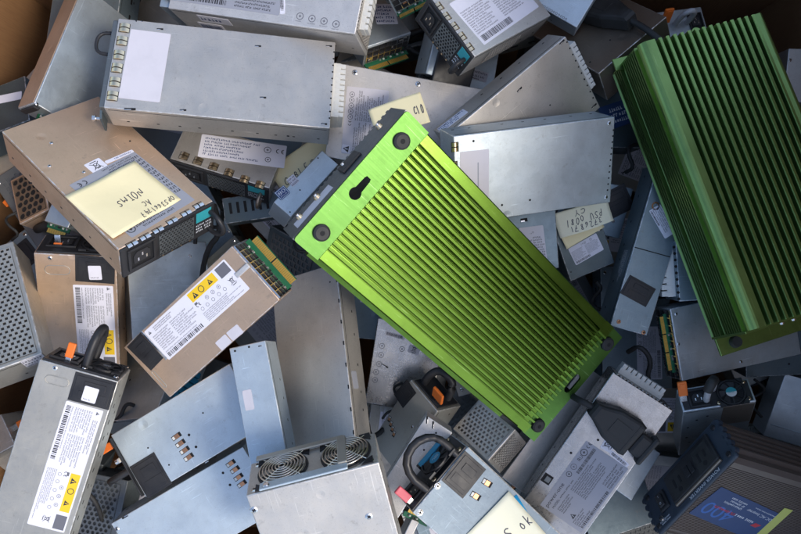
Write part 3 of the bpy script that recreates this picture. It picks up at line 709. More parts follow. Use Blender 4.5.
contacts(b, 'T', [(455, 147), (454, 166)], 6, 8); b.holes('T', [(473.5, 141), (502, 205), (530, 200)], 1.1)
b.screw('T', 606, 197, 2.0); b.screw('T', 609, 123, 2.0); nylon(b, 'B', -30, 20, -8, 8, 6, 12)
b.holes('T', [(613.5 - i * .6, 130 + i * 6) for i in range(11)], .9)
b = psu('p10', 'shaded_blue', 'dull grey power supply with small white label below the plain bluish one')
lab(b, 'T', (519, 228), (543, 225), (524, 270), 'white', dense(12, 2, False, 1)); b.slots('T', [(524, 220)], 7, 3.5, 5)
b = psu('p11', 'teal', 'small dull grey power supply carrying a curled handwritten yellow note')
lab(b, 'T', (568, 249), (596, 233), (575, 266), 'white', dense(9, 2, True, 2)); b.slots('T', [(599, 229)], 5, 4, 0); b.holes('T', [(571, 272)], .8)

# --- left group
b = psu('p34', 'grey', 'power supply with white text label and spring contacts under the long warm grey one')
lab(b, 'T', (202, 134), (287, 146), (193, 156), 'white', lambda m, w, h: (lines(m, w * .05, h * .1, w * .68, h * .92, 6, 'inkb'), ringmark(m, w * .78, h * .7, h * .14), ce(m, w * .88, h * .6, h * .2), ringmark(m, w * .8, h * .28, h * .11, 'ink')))
contacts(b, 'T', [(184, 156), (198, 161), (213.5, 166.6), (229, 172.7), (244.6, 179.6), (260, 185)], 8.5, 8, ang=90)
black_front(b, b.fr('F'), b.W, b.H, 1)
loop_handle(b, 'F', [(44, 4, 2), (44, 4, 12), (44, -4, 15), (44, -11, 12), (44, -11, 2)], 1.8, 'brown')
b = psu('p35', 'light', 'narrow light blue power supply with an 80 efficiency badge, left of the bright green unit')
def badge(m, w, h):
    m.prism([(w * .08, 0), (w * .92, 0), (w, h * .08), (w, h * .92), (w * .92, h), (w * .08, h), (0, h * .92), (0, h * .08)], .2, .24, 'inkb')
    m.quad(w * .06, h * .06, w * .94, h * .94, .27, 'light'); m.quad(w * .11, h * .11, w * .89, h * .89, .3, 'inkb')
    word(m, '80', w * .17, h * .42, h * .38, 'inkw', .34, w * .66); word(m, 'PLUS', w * .2, h * .19, h * .14, 'inkw', .34, w * .6)
lab(b, 'T', (273.8, 193), (283.5, 185), (280.8, 201), 'light', badge, 'efficiency_badge')
lab(b, 'T', (286, 180), (293, 174), (293, 187), 'lilac', dense(3, 1, False)); b.holes('T', [(318, 158), (290, 212), (300, 190)], .8)
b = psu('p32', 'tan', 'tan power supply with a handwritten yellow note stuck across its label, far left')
black_front(b, b.fr('F'), b.W, b.H, 1)
lab(b, 'T', (195, 200), (132, 238), (132, 153), 'glab', lambda m, w, h: (ringmark(m, w * .92, h * .9, h * .05, 'ink'), lines(m, w * .3, h * .88, w * .85, h * .97, 2, 'ink'), lines(m, w * .02, h * .05, w * .1, h * .8, 12, 'ink'), lines(m, w * .1, h * .02, w * .55, h * .12, 3, 'ink'), ce(m, w * .8, h * .03, h * .07)))
lab(b, 'T', (108, 165.5), (93, 173), (99, 157.6), 'white', weee_print, 'bin_sticker'); lab(b, 'T', (134.5, 152), (107, 164), (133, 149), 'white', lambda m, w, h: lines(m, w * .1, h * .2, w * .9, h * .85, 1, 'inkb'), 'serial_strip')
contacts(b, 'T', [(132, 244), (145, 237), (158, 230), (172, 221), (186, 213), (198.4, 205.4)], 5, 9.5, 'bright')
for q in ((51.5, 143), (49.5, 166), (84, 172)): b.screw('T', *q, 1.8)
b.holes('T', [(130, 141), (31, 183)], 1)
loop_handle(b, 'F', [(44, 10, 2), (44, 10, 14), (46, 2, 20), (46, -8, 20), (44, -14, 10), (44, -14, 2)], 2.4)
b = psu('p31', 'olive', 'dark grey perforated casing poking in at the left edge', bev=1.2)
m = b.mb('T'); perf(m, -b.L / 2 + 4, -b.W / 2 + 4, b.L / 2 - 4, b.W / 2 - 6, 5.0, 'olive', 1.0, .27, 4, .9); b.part(m, 'perforated_lid')
lab(b, 'R', (20, 362), (42, 354), (20, 370), 'lilac', dense(2, 1, True))
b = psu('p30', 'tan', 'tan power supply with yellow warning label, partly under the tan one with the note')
lab(b, 'T', (113, 286), (117, 367), (73, 287), 'white', psu_print)
pocket(b, 'T', (75, 254.5), (115, 258), (75.5, 281), k='black'); lab(b, 'T', (88, 265), (101, 265), (88, 279), 'white', lambda m, w, h: lines(m, w * .12, h * .08, w * .9, h * .22, 1), 'code_sticker', lift=1.7)
emboss(b, 'T', (44, 265), (70, 266), (44, 274)); b.screw('T', 50, 258, 2.2)
m = b.mb('F'); m.box(-36, 36, -20, 20, 0, 2, 'black', .6); b.part(m, 'front_panel')
inlet(b, b.fr('F') @ Matrix.Translation((2, -14, 2)), 28, 24)
fan(b, b.fr('F') @ Matrix.Translation((-18, 0, 3)), 15, 'black')
latch(b, b.fr('F') @ Matrix.Translation((20, 4, 2)) @ Matrix.Rotation(math.radians(-90), 4, 'X') @ Matrix.Rotation(math.radians(180), 4, 'Y') @ Matrix.Translation((0, -2, 0)), 8, 14)
b = psu('p29', 'olive', 'greenish grey power supply with yellow warning label and black handle, lower left corner')
lab(b, 'T', (103.6, 411), (64, 533), (66, 402), 'white', psu_print)
pocket(b, 'T', (75.7, 371.5), (117, 382.5), (69, 400)); lab(b, 'T', (86, 385), (100, 389), (83, 400), 'white', lambda m, w, h: lines(m, w * .12, h * .08, w * .9, h * .22, 1), 'code_sticker', lift=1.7)
emboss(b, 'T', (46, 374), (70, 380), (43, 382)); b.screw('T', 55, 368, 2.2)
m = b.mb('F'); m.box(-33, 33, -21, 21, 0, 2, 'black', .6); b.part(m, 'front_panel')
inlet(b, b.fr('F') @ Matrix.Translation((4, -12, 2)), 26, 26)
fan(b, b.fr('F') @ Matrix.Translation((-17, 0, 3)), 14, 'black')
for s_, v in ((-31, 18), (-31, -17), (-3, 18)): screw_uv(b, 'F', s_, v, 2.4, 'bright', 'fan_screw', None, 2.5)
loop_handle(b, 'F', [(-2, 12, 2), (-2, 13, 18), (-3, 11, 31), (-4, 2, 38), (-4, -9, 34), (-3, -14, 20), (-2, -14, 2)], 4.0)
latch(b, b.fr('F') @ Matrix.Translation((14, 14, 4)) @ Matrix.Rotation(math.radians(90), 4, 'X') @ Matrix.Translation((0, 2, 0)), 7, 14)
m = b.mb('R')
for i in range(9): m.box(-70 + i * 16, -66 + i * 16, 6, 7.4, -.1, .3, 'void')
b.part(m, 'side_slots')
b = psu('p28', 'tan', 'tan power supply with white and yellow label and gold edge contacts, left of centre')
lab(b, 'T', (144, 332), (224, 259), (168, 361), 'white', psu_print)
pocket(b, 'T', (127, 347), (141, 332), (148, 374)); m = b.mb('T'); u0, v0 = b.uv('T', 141, 331); u1, v1 = b.uv('T', 165, 361)
m.box(u0 - 1, u0 + 1.6, min(v0, v1), max(v0, v1), 0, 1.6, 'bright', .5); b.part(m, 'bright_lip')
lab(b, 'T', (226, 333), (237, 324), (232, 342), 'lilac'); lab(b, 'T', (215, 343), (225, 334), (222, 351), 'lilac')
emboss(b, 'T', (151, 372), (165, 388), (153, 370)); m = b.mb('T'); u, v = b.uv('T', 243, 270); m.box(u - 9, u + 8, v - 2.6, v + 2.6, -.2, 1.6, 'pale', 1.2); b.part(m, 'pressed_tongue')
m = b.mb('F'); lattice(m, -31, -15, 31, 17, 9, 4, 'bright', 1.6, .8); b.part(m, 'grille'); pcb_edge(b, 'F', -30, 30, -8, 15, 14, 2)
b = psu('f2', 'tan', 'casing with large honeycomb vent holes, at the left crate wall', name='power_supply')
m = b.mb('T'); perf(m, -17, -25, 17, 25, 8.2, 'brown', 1, .4, 6, .9); b.part(m, 'honeycomb_vent')
m = b.mb('R'); m.tube([(-14, 0, 2), (-4, 8, 8), (10, 10, 12), (26, 2, 10), (34, -10, 2)], 5, 'rubber', 12, 2); b.part(m, 'handle')
b = psu('f3', 'blue', 'shaded bluish power supply in the gap between the two tan ones')
b.screw('T', 190, 256, 2)
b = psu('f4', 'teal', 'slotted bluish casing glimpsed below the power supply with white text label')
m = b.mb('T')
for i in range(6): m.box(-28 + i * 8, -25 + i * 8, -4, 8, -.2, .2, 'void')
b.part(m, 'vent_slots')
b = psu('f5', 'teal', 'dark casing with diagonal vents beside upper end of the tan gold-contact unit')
m = b.mb('T'); perf(m, -34, -20, 30, 20, 7, 'dark', .8, .32, 4); b.part(m, 'vent_panel')
b = psu('f7', 'blue', 'bluish casing with blue plug block between lower left units')
nylon(b, 'F', -22, 18, -10, 8, 10, 5, k='bluep'); b.holes('T', [(130, 380), (120, 398)], 1.2)
b = psu('f6', 'dark', 'black perforated power supply front under the lower left corner unit')
m = b.mb('T'); perf(m, -28, -36, 26, 36, 5.5, 'dark', .9, .36); b.part(m, 'vent_panel')

# --- lower middle
b = psu('p26', 'light', 'light blue power supply with black socket cover and four copper tabs, upper of two')
coppers(b, 'T', [(176.5, 436.5), (180.5, 443.5), (184.7, 450.4), (188.8, 457.3)], 5, 9.5, 4.2)
pocket(b, 'T', (129.5, 467), (154, 452), (148.7, 498)); b.holes('T', [(189, 435), (196, 447)], 1.4); b.holes('T', [(148, 448), (169, 465), (203, 413)], .9)
m = b.mb('F'); m.box(-33, 33, -18, 18, 0, 1.5, 'black', .4); b.part(m, 'front_panel')
loop_handle(b, 'F', [(4, 10, 1), (4, 10, 16), (4, 6, 27), (4, -4, 32), (4, -12, 24), (4, -13, 1)], 3.6)
latch(b, b.fr('F') @ Matrix.Translation((-27, 10, 3)) @ Matrix.Rotation(math.radians(90), 4, 'X') @ Matrix.Translation((0, 3, 0)), 8, 16)
m = b.mb('F'); m.box(-12, -7, 14, 16, 0, 8, 'bright', .3); m.cyl(-9.5, 15, 5, 8, 2.5, 'bright'); b.part(m, 'ear')
b = psu('p27', 'light', 'light blue power supply with four copper tabs below and behind its twin')
coppers(b, 'T', [(230.8, 463.5), (235, 469.7), (238.5, 477.3), (242, 484)], 5, 9.5, 4.2); b.holes('T', [(223, 473), (230, 485)], 1.4)
b.screw('T', 117, 529, 2.5); b.slots('T', [(125, 517), (206, 463)], 7, 2, 0)
b = psu('p24', 'light', 'narrow light blue casing with a small white sticker standing beside the tall plain grey one')
lab(b, 'T', (242, 391), (251, 389), (246, 411), 'lilac'); b.holes('T', [(235, 351), (249, 347)], 1.1); b.slots('T', [(260, 346)], 3.5, 1.2, 90)
b = psu('p25', 'grey', 'large plain grey flat casing standing left of the bright green unit')
m = b.mb('T')
for i in range(8): m.box(-80 + i * 22, -76 + i * 22, -b.W / 2 + .6, -b.W / 2 + 2.0, -.1, .25, 'void')
b.part(m, 'edge_notches')
lab(b, 'R', (351, 371), (356, 371), (351, 389), 'glab'); b.holes('T', [(330, 282)], .9)
b = psu('p23', 'grey', 'grey power supply with two wire-guarded fans at the bottom edge', bev=1.2)
b.screw('T', 254, 510, 3.6); b.screw('T', 369, 516.5, 3.6)
for c in ((283, 474), (346, 455)):
    u, v = b.uv('F', *c); fr = b.fr('F') @ Matrix.Translation((u, -1, 0)); fan(b, fr, 21, 'black'); guard(b, fr @ Matrix.Translation((0, 0, 1)), 20, 7)
for u in (-50, 50): screw_uv(b, 'F', u, 17, 2.8, 'bright', 'fan_screw'); screw_uv(b, 'F', u, -18, 2.8, 'bright', 'fan_screw')
m = b.mb('F'); m.box(-b.W / 2 + 26, b.W / 2 - 12, 16, 25, 2.2, 4.2, 'light', .8); m.box(-b.W / 2 + 26, -b.W / 2 + 34, -22, 18, 4.0, 6, 'olive', .8); m.box(-b.W / 2 + 28, b.W / 2 - 6, -25, -18, 3, 5, 'olive', .8); m.cyl(b.W / 2 - 18, 20.5, 4, 5.4, 3, 'bright', 2.2); b.part(m, 'carrying_strap')
b = psu('p21', 'shiny', 'bright galvanised casing with printed marks under the middle of the bright green unit')
printed(b, 'T', [(382, 346), (381, 355), (379, 364), (376, 372), (375, 380)], 3.2)
lab(b, 'T', (386, 331), (405, 336), (385, 335), 'lilac', strip); lab(b, 'T', (410, 344), (421, 348), (408, 352), 'lilac', weee_print, 'bin_sticker'); ringmark_part = b.mb('T'); u, v = b.uv('T', 402, 349); ringmark(ringmark_part, u, v, 3, 'ink', .1); b.part(ringmark_part, 'approval_mark')
m = b.mb('F'); perf(m, -35, -18, 35, 18, 4, 'shiny', .9, .36); b.part(m, 'grille'); nylon(b, 'F', -20, 34, -14, 0, 12, 9)
b.slots('T', [(385, 366)], 8, 1.6, 70)
b = psu('p22', 'olive', 'dull grey power supply with black socket and four slots below the green unit')
pocket(b, 'T', (407, 379), (416.4, 393), (397, 399)); coppers(b, 'T', [(389.5, 419), (391, 424), (392.5, 429), (394, 434)], 10, 6, 3); b.screw('T', 412.5, 427, 2)
m = b.mb('F'); m.box(-20, 20, -16, 17, 0, 2, 'black', .5); b.part(m, 'front_panel')
loop_handle(b, 'F', [(14, 8, 0), (14, 8, 14), (10, 4, 24), (-2, 0, 26), (-10, -6, 18), (-12, -6, 0)], 4.2)
latch(b, b.fr('F') @ Matrix.Translation((-13, 14, 3)) @ Matrix.Rotation(math.radians(60), 4, 'X') @ Matrix.Translation((0, 3, 0)), 15, 15)
b = psu('p20', 'pale', 'pale grey narrow power supply with faded red latch, left of the blue-hub fan')
b.slots('T', [(427, 420), (433, 425)], 7, 1.8, 30); b.holes('T', [(436, 433), (420, 444), (424, 450)], 1)
b = psu('p19', 'frost', 'light blue power supply with blue-hub fan, black handle and a large yellow note')
pocket(b, 'T', (465, 450.6), (486, 469.4), (440.4, 479.5)); coppers(b, 'T', [(487, 483), (475.5, 496)], 10, 10, 5)
b.screw('T', 437.5, 486, 3.2); b.screw('T', 420, 512.6, 3.2)
m = b.mb('F'); m.box(-37, 37, -18, 18, 0, 2, 'black', .6); b.part(m, 'front_panel')
fan(b, b.fr('F') @ Matrix.Translation((-11, 3, 9)), 16, 'bluep')
m = b.mb('F'); m.box(-30, 4, -14, -6, 8, 10.5, 'bluep', .6); b.part(m, 'blue_clip')
for u, v in ((-31, 15), (4, 15), (-31, -14), (4, -14)): screw_uv(b, 'F', u, v, 2.6, 'brass', 'fan_screw', None, 3)
inlet(b, b.fr('F') @ Matrix.Translation((10, -12, 2)), 25, 24)
m = b.mb('F'); m.tube([(-26, 15, 2), (-27, 15, 20), (-22, 14, 33), (-8, 13, 40), (8, 13, 36), (16, 14, 22), (15, 15, 2)], 3.9, 'black', 6, 1)
b.part(m, 'handle')
latch(b, b.fr('F') @ Matrix.Translation((32, 12, 4)) @ Matrix.Rotation(math.radians(90), 4, 'X') @ Matrix.Translation((0, 3, 0)), 8, 16, k='pink')
m = b.mb('R'); m.box(-b.L / 2 + 2, b.L / 2 - 2, -15, 17, -.1, .5, 'olive', .2); b.part(m, 'side_panel')
b = psu('p18', 'grey', 'grey casing with slotted vents on two faces under the lower end of the green unit')
m = b.mb('T'); perf(m, -24, -18, 24, 18, 4.8, 'grey', .9, .28, 4, .9); b.part(m, 'vent_panel')
m = b.mb('F'); perf(m, -17, -17, 17, 17, 3.6, 'grey', .9, .3, 4, .9); b.part(m, 'vent_panel')

# --- right side
b = psu('p17', 'shiny', 'shiny galvanised power supply with grey text label and a black plug lying on it')
def p17p(m, w, h):
    word(m, 'power-one', w * .03, h * .84, h * .085, 'ink', .3, w * .36)
    ringmark(m, w * .53, h * .89, h * .06, 'ink'); ringmark(m, w * .64, h * .90, h * .065, 'inkg'); word(m, 'RU', w * .74, h * .86, h * .08, 'ink', .3, w * .07)
    ringmark(m, w * .86, h * .90, h * .075, 'ink'); ce(m, w * .93, h * .86, h * .08, 'ink'); word(m, 'MODEL:', w * .06, h * .73, h * .05, 'ink', .3, w * .14)
    lines(m, w * .22, h * .73, w * .5, h * .78, 1, 'ink'); barcode(m, w * .60, h * .73, w * .97, h * .80); lines(m, w * .08, h * .5, w * .32, h * .68, 4, 'ink'); lines(m, w * .38, h * .32, w * .9, h * .70, 9, 'ink')
    triangle(m, w * .12, h * .34, h * .06, 'ink', .3, 'glab'); lines(m, w * .05, h * .1, w * .3, h * .28, 4, 'ink'); barcode(m, w * .06, h * .03, w * .62, h * .09); lines(m, w * .66, h * .04, w * .97, h * .26, 4, 'ink')
lab(b, 'T', (540, 505), (586.4, 440.5), (581, 533.5), 'glab', p17p)
lab(b, 'T', (600, 447.6), (606.5, 436.8), (609.5, 454.5), 'white', weee_print, 'bin_sticker'); lab(b, 'T', (612.5, 450.5), (629.5, 464.5), (610, 455), 'white', strip, 'serial_strip')
m = b.mb('T'); u, v = b.uv('T', 547, 479); m.box(u - 5, u + 5, v - 5, v + 5, -.3, .2, 'void'); m.box(u - 3, u + 3, v - 3.5, v + 2, .1, .8, 'dark', .3); b.part(m, 'side_window')
printed(b, 'T', [(637, 458), (643, 452), (648, 446)], 3.4); b.holes('T', [(571, 453), (598, 440)], 1.3)
m = b.mb('F'); perf(m, -b.W / 2 + 2, -19, b.W / 2 - 2, 19, 4.2, 'shiny', .9, .36); b.part(m, 'grille'); nylon(b, 'F', -24, 26, -16, -2, 12, 9)
b = psu('p12', 'shaded_blue', 'long bluish power supply with dark socket window between the two green units')
pocket(b, 'T', (630, 274.6), (656, 289), (623.4, 295), 'socket_window', 'black'); b.screw('T', 618.7, 321.7, 2.4, 'copper'); b.screw('T', 643.5, 332.5, 2.4, 'copper')
m = b.mb('T'); u, v = b.uv('T', 634, 247); m.box(u - .5, u + .5, -b.W / 2 + 1, b.W / 2 - 1, -.2, .15, 'void'); b.part(m, 'lid_seam')
lab(b, 'T', (660, 204), (676, 232), (653, 218), 'white', dense(5, 1, True)); m = b.mb('T'); u, v = b.uv('T', 655.6, 206); m.ring(u, v, 0, .2, 2.6, 4.2, 'copper'); b.part(m, 'orange_seal')
m = b.mb('R'); lines(m, 5, -2, 40, 8, 3, 'inkw', .1); b.part(m, 'printed_marks')
b = psu('p12b', 'shaded_blue', 'small bluish casing with black socket under the end of the plain bluish one', bev=1)
pocket(b, 'T', (598, 196), (624, 183), (606, 222)); b.screw('T', 613, 221, 2)
b = psu('p13', 'shaded_blue', 'casing with white plug block under the left flank of the deep green unit')
nylon(b, 'F', -28, 26, -6, 12, 14, 8); b.holes('T', [(674 + i * .6, 247 + i * 6.5) for i in range(9)], 1.5)
b = psu('p14', 'blue', 'grey power supply with gold contacts on its left end below the deep green unit')
m = b.mb('F'); lattice(m, -36, -13, 36, 14, 9, 3, 'bright', 1.5, 1.0); b.part(m, 'grille'); pcb_edge(b, 'F', -32, 30, 5, 8, 12, 3)
for q in ((676, 314), (678.5, 344), (741, 362)): b.screw('T', *q, 1.8)
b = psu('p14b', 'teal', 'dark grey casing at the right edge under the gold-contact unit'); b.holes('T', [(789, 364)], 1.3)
b = psu('p15', 'blue', 'upright power supply with orange latch, clear handle and small fan, lower right')
fT = b.fr('T')
m = b.mb('T'); m.box(-b.L / 2 + 2, b.L / 2 - 2, -b.W / 2 + 1.5, b.W / 2 - 1.5, 0, .8, 'black', .3); b.part(m, 'front_panel')
u, v = b.uv('T', 731, 393); fan(b, fT @ Matrix.Translation((u, 0, 1.6)), 12.5, 'nylon', None, txtk='tealp')
m = MB(fT @ Matrix.Translation((u, 0, 2.8))); m.prism([(5.0 * math.cos(math.radians(t)), 5.0 * math.sin(math.radians(t))) for t in range(0, 181, 15)], 0, .12, 'tealp'); b.part(m, 'hub_sticker')
for du, dv in ((-14, -9), (14, -9), (14, 9)): screw_uv(b, 'T', u + du, dv, 1.9, 'brass', 'fan_screw', None, 1.5)
u, v = b.uv('T', 697, 397); inlet(b, fT @ Matrix.Translation((u - 9, -10, .8)), 19, 19)
u, v = b.uv('T', 683, 398); latch(b, fT @ Matrix.Translation((u, 0, 2)) @ Matrix.Rotation(math.radians(60), 4, 'X') @ Matrix.Translation((0, 5, 0)), 9, 17)
u, v = b.uv('T', 711, 398); m = MB(fT); m.tube([(u - 5, -4, 0), (u - 5, -4, 22), (u - 1, 0, 32), (u + 3, 4, 28), (u + 4, 6, 10), (u + 4, 7, 0)], 3.2, 'clearp', 12, 2); m.tube([(u - 5, -3.4, 24), (u - 1, 0, 33.5), (u + 3, 4.6, 28)], 4.8, 'rubber', 12, 2); b.part(m, 'handle')
m = b.mb('R'); m.box(4, b.L / 2 - 1, 15, b.H / 2 - 2, -.1, .5, 'brown', .3); b.part(m, 'brown_sticker'); m = b.mb('R')
for q in ((-28, 20), (-28, -10), (-20, 38), (-10, 45)): m.cyl(q[0], q[1], -.2, .2, 1.3, 'void', seg=12)
b.part(m, 'rivet_holes')
b = psu('f15', 'blue', 'pale bluish casing with black square grille at the right edge')
m = b.mb('R'); lattice(m, -24, -15, 24, 12, 8, 4, 'blue', 1.6, 1.4); b.part(m, 'grille'); m = b.mb('T'); m.tube([(-b.L / 2 + 4, -22, .3), (10, -22, .3), (10, 34, .3)], .8, 'light', 6); b.part(m, 'wire_bail')
b = psu('f16', 'blue', 'small steel bracket casing beside the dark inverter'); b.holes('T', [(612, 452), (628, 452), (640, 460), (622, 470)], 1.3); lab(b, 'T', (622, 455), (627, 466), (618, 458), 'lilac')
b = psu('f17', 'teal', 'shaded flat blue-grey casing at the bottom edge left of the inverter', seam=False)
b = psu('f19', 'olive', 'casing with orange latch at the left edge behind the lower left corner unit')
latch(b, b.fr('F') @ Matrix.Translation((0, 10, 3)) @ Matrix.Rotation(math.radians(90), 4, 'X') @ Matrix.Translation((0, 2, 0)), 9, 15)
loop_handle(b, 'F', [(-14, 4, 0), (-14, 4, 10), (-10, 0, 18), (0, -4, 18), (4, -6, 10), (4, -6, 0)], 3.4)
b = psu('f20', 'blue', 'gold edge connector end showing behind the tan unit with yellow warning label')
pcb_edge(b, 'F', -13, 13, 12, 10, 8, 1)
b = psu('f21', 'grey', 'small grille and gold contact end beside the pale yellow bottom note')
m = b.mb('F'); lattice(m, -16, -12, 16, 8, 5, 4, 'bright', 1.2, .8); b.part(m, 'grille'); pcb_edge(b, 'F', -14, 14, 11, 8, 8, 1)
b = psu('f22', 'grey', 'grey casing added as the lit side wall of the shiny galvanised power supply')  # separate box added to show the lit side of the shiny unit
b = psu('f8', 'brown', 'brownish flat casing near the top edge with a black plug on it'); b.holes('T', [(590, 62), (610, 40)], 1)
b = psu('f9', 'light', 'thin light blue module with row of round marks at the top edge')
m = b.mb('T'); u0, v0 = b.uv('T', 535, 1); u1, v1 = b.uv('T', 566, 19)
for i in range(14): m.ring(u0 + (u1 - u0) * i / 13, v0 + (v1 - v0) * i / 13, .0, .12, .7, 1.2, 'inkg', 10)
b.part(m, 'printed_marks')
b = psu('f11', 'blue', 'power supply with orange latch behind the top corner of the deep green unit')
latch(b, b.fr('T') @ Matrix.Translation((-18, 0, 2)) @ Matrix.Rotation(math.radians(70), 4, 'X') @ Matrix.Translation((0, 3, 0)), 10, 18)
m = b.mb('T'); m.tube([(-4, 0, 0), (-4, 0, 20), (4, 0, 26), (10, 0, 18), (10, 0, 0)], 3, 'clearp', 12, 2); b.part(m, 'handle'); inlet(b, b.fr('T') @ Matrix.Translation((12, -10, 0)), 16, 20)
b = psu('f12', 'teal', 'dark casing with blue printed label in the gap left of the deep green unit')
def bl(m, w, h): ringmark(m, w * .12, h * .5, h * .16, 'inkb2'); lines(m, w * .25, h * .15, w * .95, h * .85, 3, 'inkw')
lab(b, 'T', (598, 108), (634, 96), (604, 132), 'blab', bl)
b = psu('f14', 'grey', 'grey casing corner at the right edge beside the deep green unit'); b.screw('T', 790, 60, 2)

# --- buried layer: dim casings glimpsed through the gaps
R_ = random.Random(5)
DEEP = 'dim casing buried deep in the pile, barely visible through gaps'
spots = [(-405 + 118 * (i % 8) + R_.uniform(-22, 22) + (40 if (i // 8) % 2 else 0), -285 + 112 * (i // 8) + R_.uniform(-18, 18)) for i in range(48)]
spots = [q for q in spots if not (q[0] < -360 and q[1] > 180) and not (q[0] > 300 and q[1] > 200)]
DEEPS = ['dim slotted casing buried deep in the pile, barely visible through gaps', 'dim bluish casing with gold contacts buried deep in the pile', 'dim grey casing with orange latch buried deep in the pile']
protos = []
for i, (x, y) in enumerate(spots):
    kind = i % 3
    pose = [x, y, -92 - 30 * ((i * 7) % 4), R_.uniform(0, 360), R_.uniform(-9, 9), R_.uniform(-9, 9), 150, 84, 40]
    if len(protos) <= kind:
        q = Box(pose, 'power_supply', PS, DEEPS[kind], 'casings buried deep in the pile, kind %s' % ('slotted', 'with contacts', 'with latches')[kind]); q.casing(('dark', 'shaded_blue', 'olive')[kind]); protos.append(q)
        m = MB(q.fr('T') @ Matrix.Translation((-62, -30, 0))); sheet(m, (40, 64, 82)[kind], (52, 30, 44)[kind], ('glab', 'white', 'white')[kind]); (dense(9, 2, True, 3) if kind < 2 else psu_print)(m, (40, 64, 82)[kind], (52, 30, 44)[kind]); q.part(m, 'label')
        for u, v in ((-68, 36), (68, 37), (70, -37), (20, 38)): screw_uv(q, 'T', u, v, 2.2)
        for u in range(-50, 60, 22):
            for sd in ('L', 'R'): m = q.mb(sd); m.box(u, u + 9, -4, -1, -.2, .25, 'void'); q.part(m, 'side_slot')
        if kind == 1:
            for i in range(4): m = MB(q.fr('T') @ Matrix.Translation((38 + 7 * i, 8, 0))); m.box(-2, 2, -5, 5, -.2, .2, 'void'); m.box(-1.6, 1.6, -3, 2, .1, .8, 'copper', .3); q.part(m, 'copper_tab')
            m = q.mb('T'); m.box(36, 66, -36, -8, -.2, .5, 'black', .4); m.box(40, 62, -32, -12, .4, 1.4, 'black', .6); q.part(m, 'socket_cover')
        if kind == 0:
            m = q.mb('F'); perf(m, -38, -16, 38, 16, 5, 'dark', .8, .36); q.part(m, 'grille')
            m = q.mb('T'); perf(m, 10, -34, 68, 34, 6, 'dark', .8, .3, 4); q.part(m, 'vent_panel')
        if kind == 1:
            m = q.mb('F'); lattice(m, -36, -14, 36, 16, 9, 4, 'bright', 1.4, .9); q.part(m, 'grille'); pcb_edge(q, 'F', -34, 34, -10, 12, 12, 2); nylon(q, 'B', -30, 20, -10, 10, 10, 9)
        if kind == 2:
            m = q.mb('F'); m.box(-40, 40, -18, 18, 0, 2, 'black', .5); q.part(m, 'front_panel'); inlet(q, q.fr('F') @ Matrix.Translation((10, -12, 2)), 26, 24); fan(q, q.fr('F') @ Matrix.Translation((-18, 0, 3)), 15, 'black')
            latch(q, q.fr('F') @ Matrix.Translation((38, 14, 3)) @ Matrix.Rotation(math.radians(90), 4, 'X') @ Matrix.Translation((0, 2, 0)), 8, 15)
            loop_handle(q, 'F', [(0, 12, 0), (0, 12, 18), (0, 6, 30), (0, -6, 30), (0, -12, 16), (0, -12, 0)], 3.8)
    else:
        src = protos[kind].root; r = src.copy(); COL.objects.link(r); x, y, z, ya, pi_, ro, *_ = pose
        r.matrix_world = Matrix.Translation(Vector((x, y, z - 40)) * MM) @ Matrix.Rotation(math.radians(ya), 4, 'Z') @ Matrix.Rotation(math.radians(pi_), 4, 'Y') @ Matrix.Rotation(math.radians(ro), 4, 'X')
        for ch in list(src.children):
            c = ch.copy(); COL.objects.link(c); c.parent = r
            for g in ch.children:
                d = g.copy(); COL.objects.link(d); d.parent = c

# ------------------------------------------------------------------ the two finned green units
def extrude(b, prof, x0, x1, k, name, parent=None, label=None):
    m = MB(); n = len(prof); vs = [(x0, y, z) for y, z in prof] + [(x1, y, z) for y, z in prof]
    m.add(vs, [(i, (i + 1) % n, n + (i + 1) % n, n + i) for i in range(n)] + [list(range(n))[::-1], list(range(n, 2 * n))], k)
    return b.part(m, name, label, parent)
b = Box(P['greenA'], 'finned_inverter', 'finned case', 'bright lime green finned metal unit lying across the middle of the pile'); L, W, H = b.L / 2, b.W / 2, b.H
prof = [(-W - 5, 5), (-W - 5, 12), (-W, 13), (-W, H - 2), (-W + 1.2, H - .6)]
y = -W + 1.2; prof.append((y + 8.5, H - .6)); y += 8.5
pitch = (2 * W - 2 * 10.8) / 20; vd = 7.0
for i in range(20):
    g = pitch * .2
    prof += [(y, H - vd), (y + g, H - vd), (y + g + .15, H - .9), (y + g + .7, H - .1), (y + pitch * .62, H), (y + pitch * .65, H - 1.6), (y + pitch * .74, H - 1.6), (y + pitch * .78, H), (y + pitch - .5, H - .1), (y + pitch, H - .8)]; y += pitch
prof += [(y, H - vd), (y + 1.6, H - vd), (y + 1.6, H - .6), (W - 1.2, H - .6), (W, H - 2), (W, 13), (W + 5, 12), (W + 5, 5), (W, 4), (W, 0), (-W, 0), (-W, 4)]
XA, XB = -L + 27, L - 22
extrude(b, prof, XA, XB - 13, 'green', 'finned_body')
y = -W + 9.7; pr = [(-W, 4), (-W, H - .6), (y, H - .6)]
for i in range(20): pr += [(y, H - 7.6), (y + pitch * .55, H - 7.6), (y + pitch * .57, H - .4), (y + pitch - .4, H - .1), (y + pitch, H - .8)]; y += pitch
pr += [(W, H - .6), (W, 4)]
extrude(b, pr, XB - 13, XB, 'green', 'fin_tips')
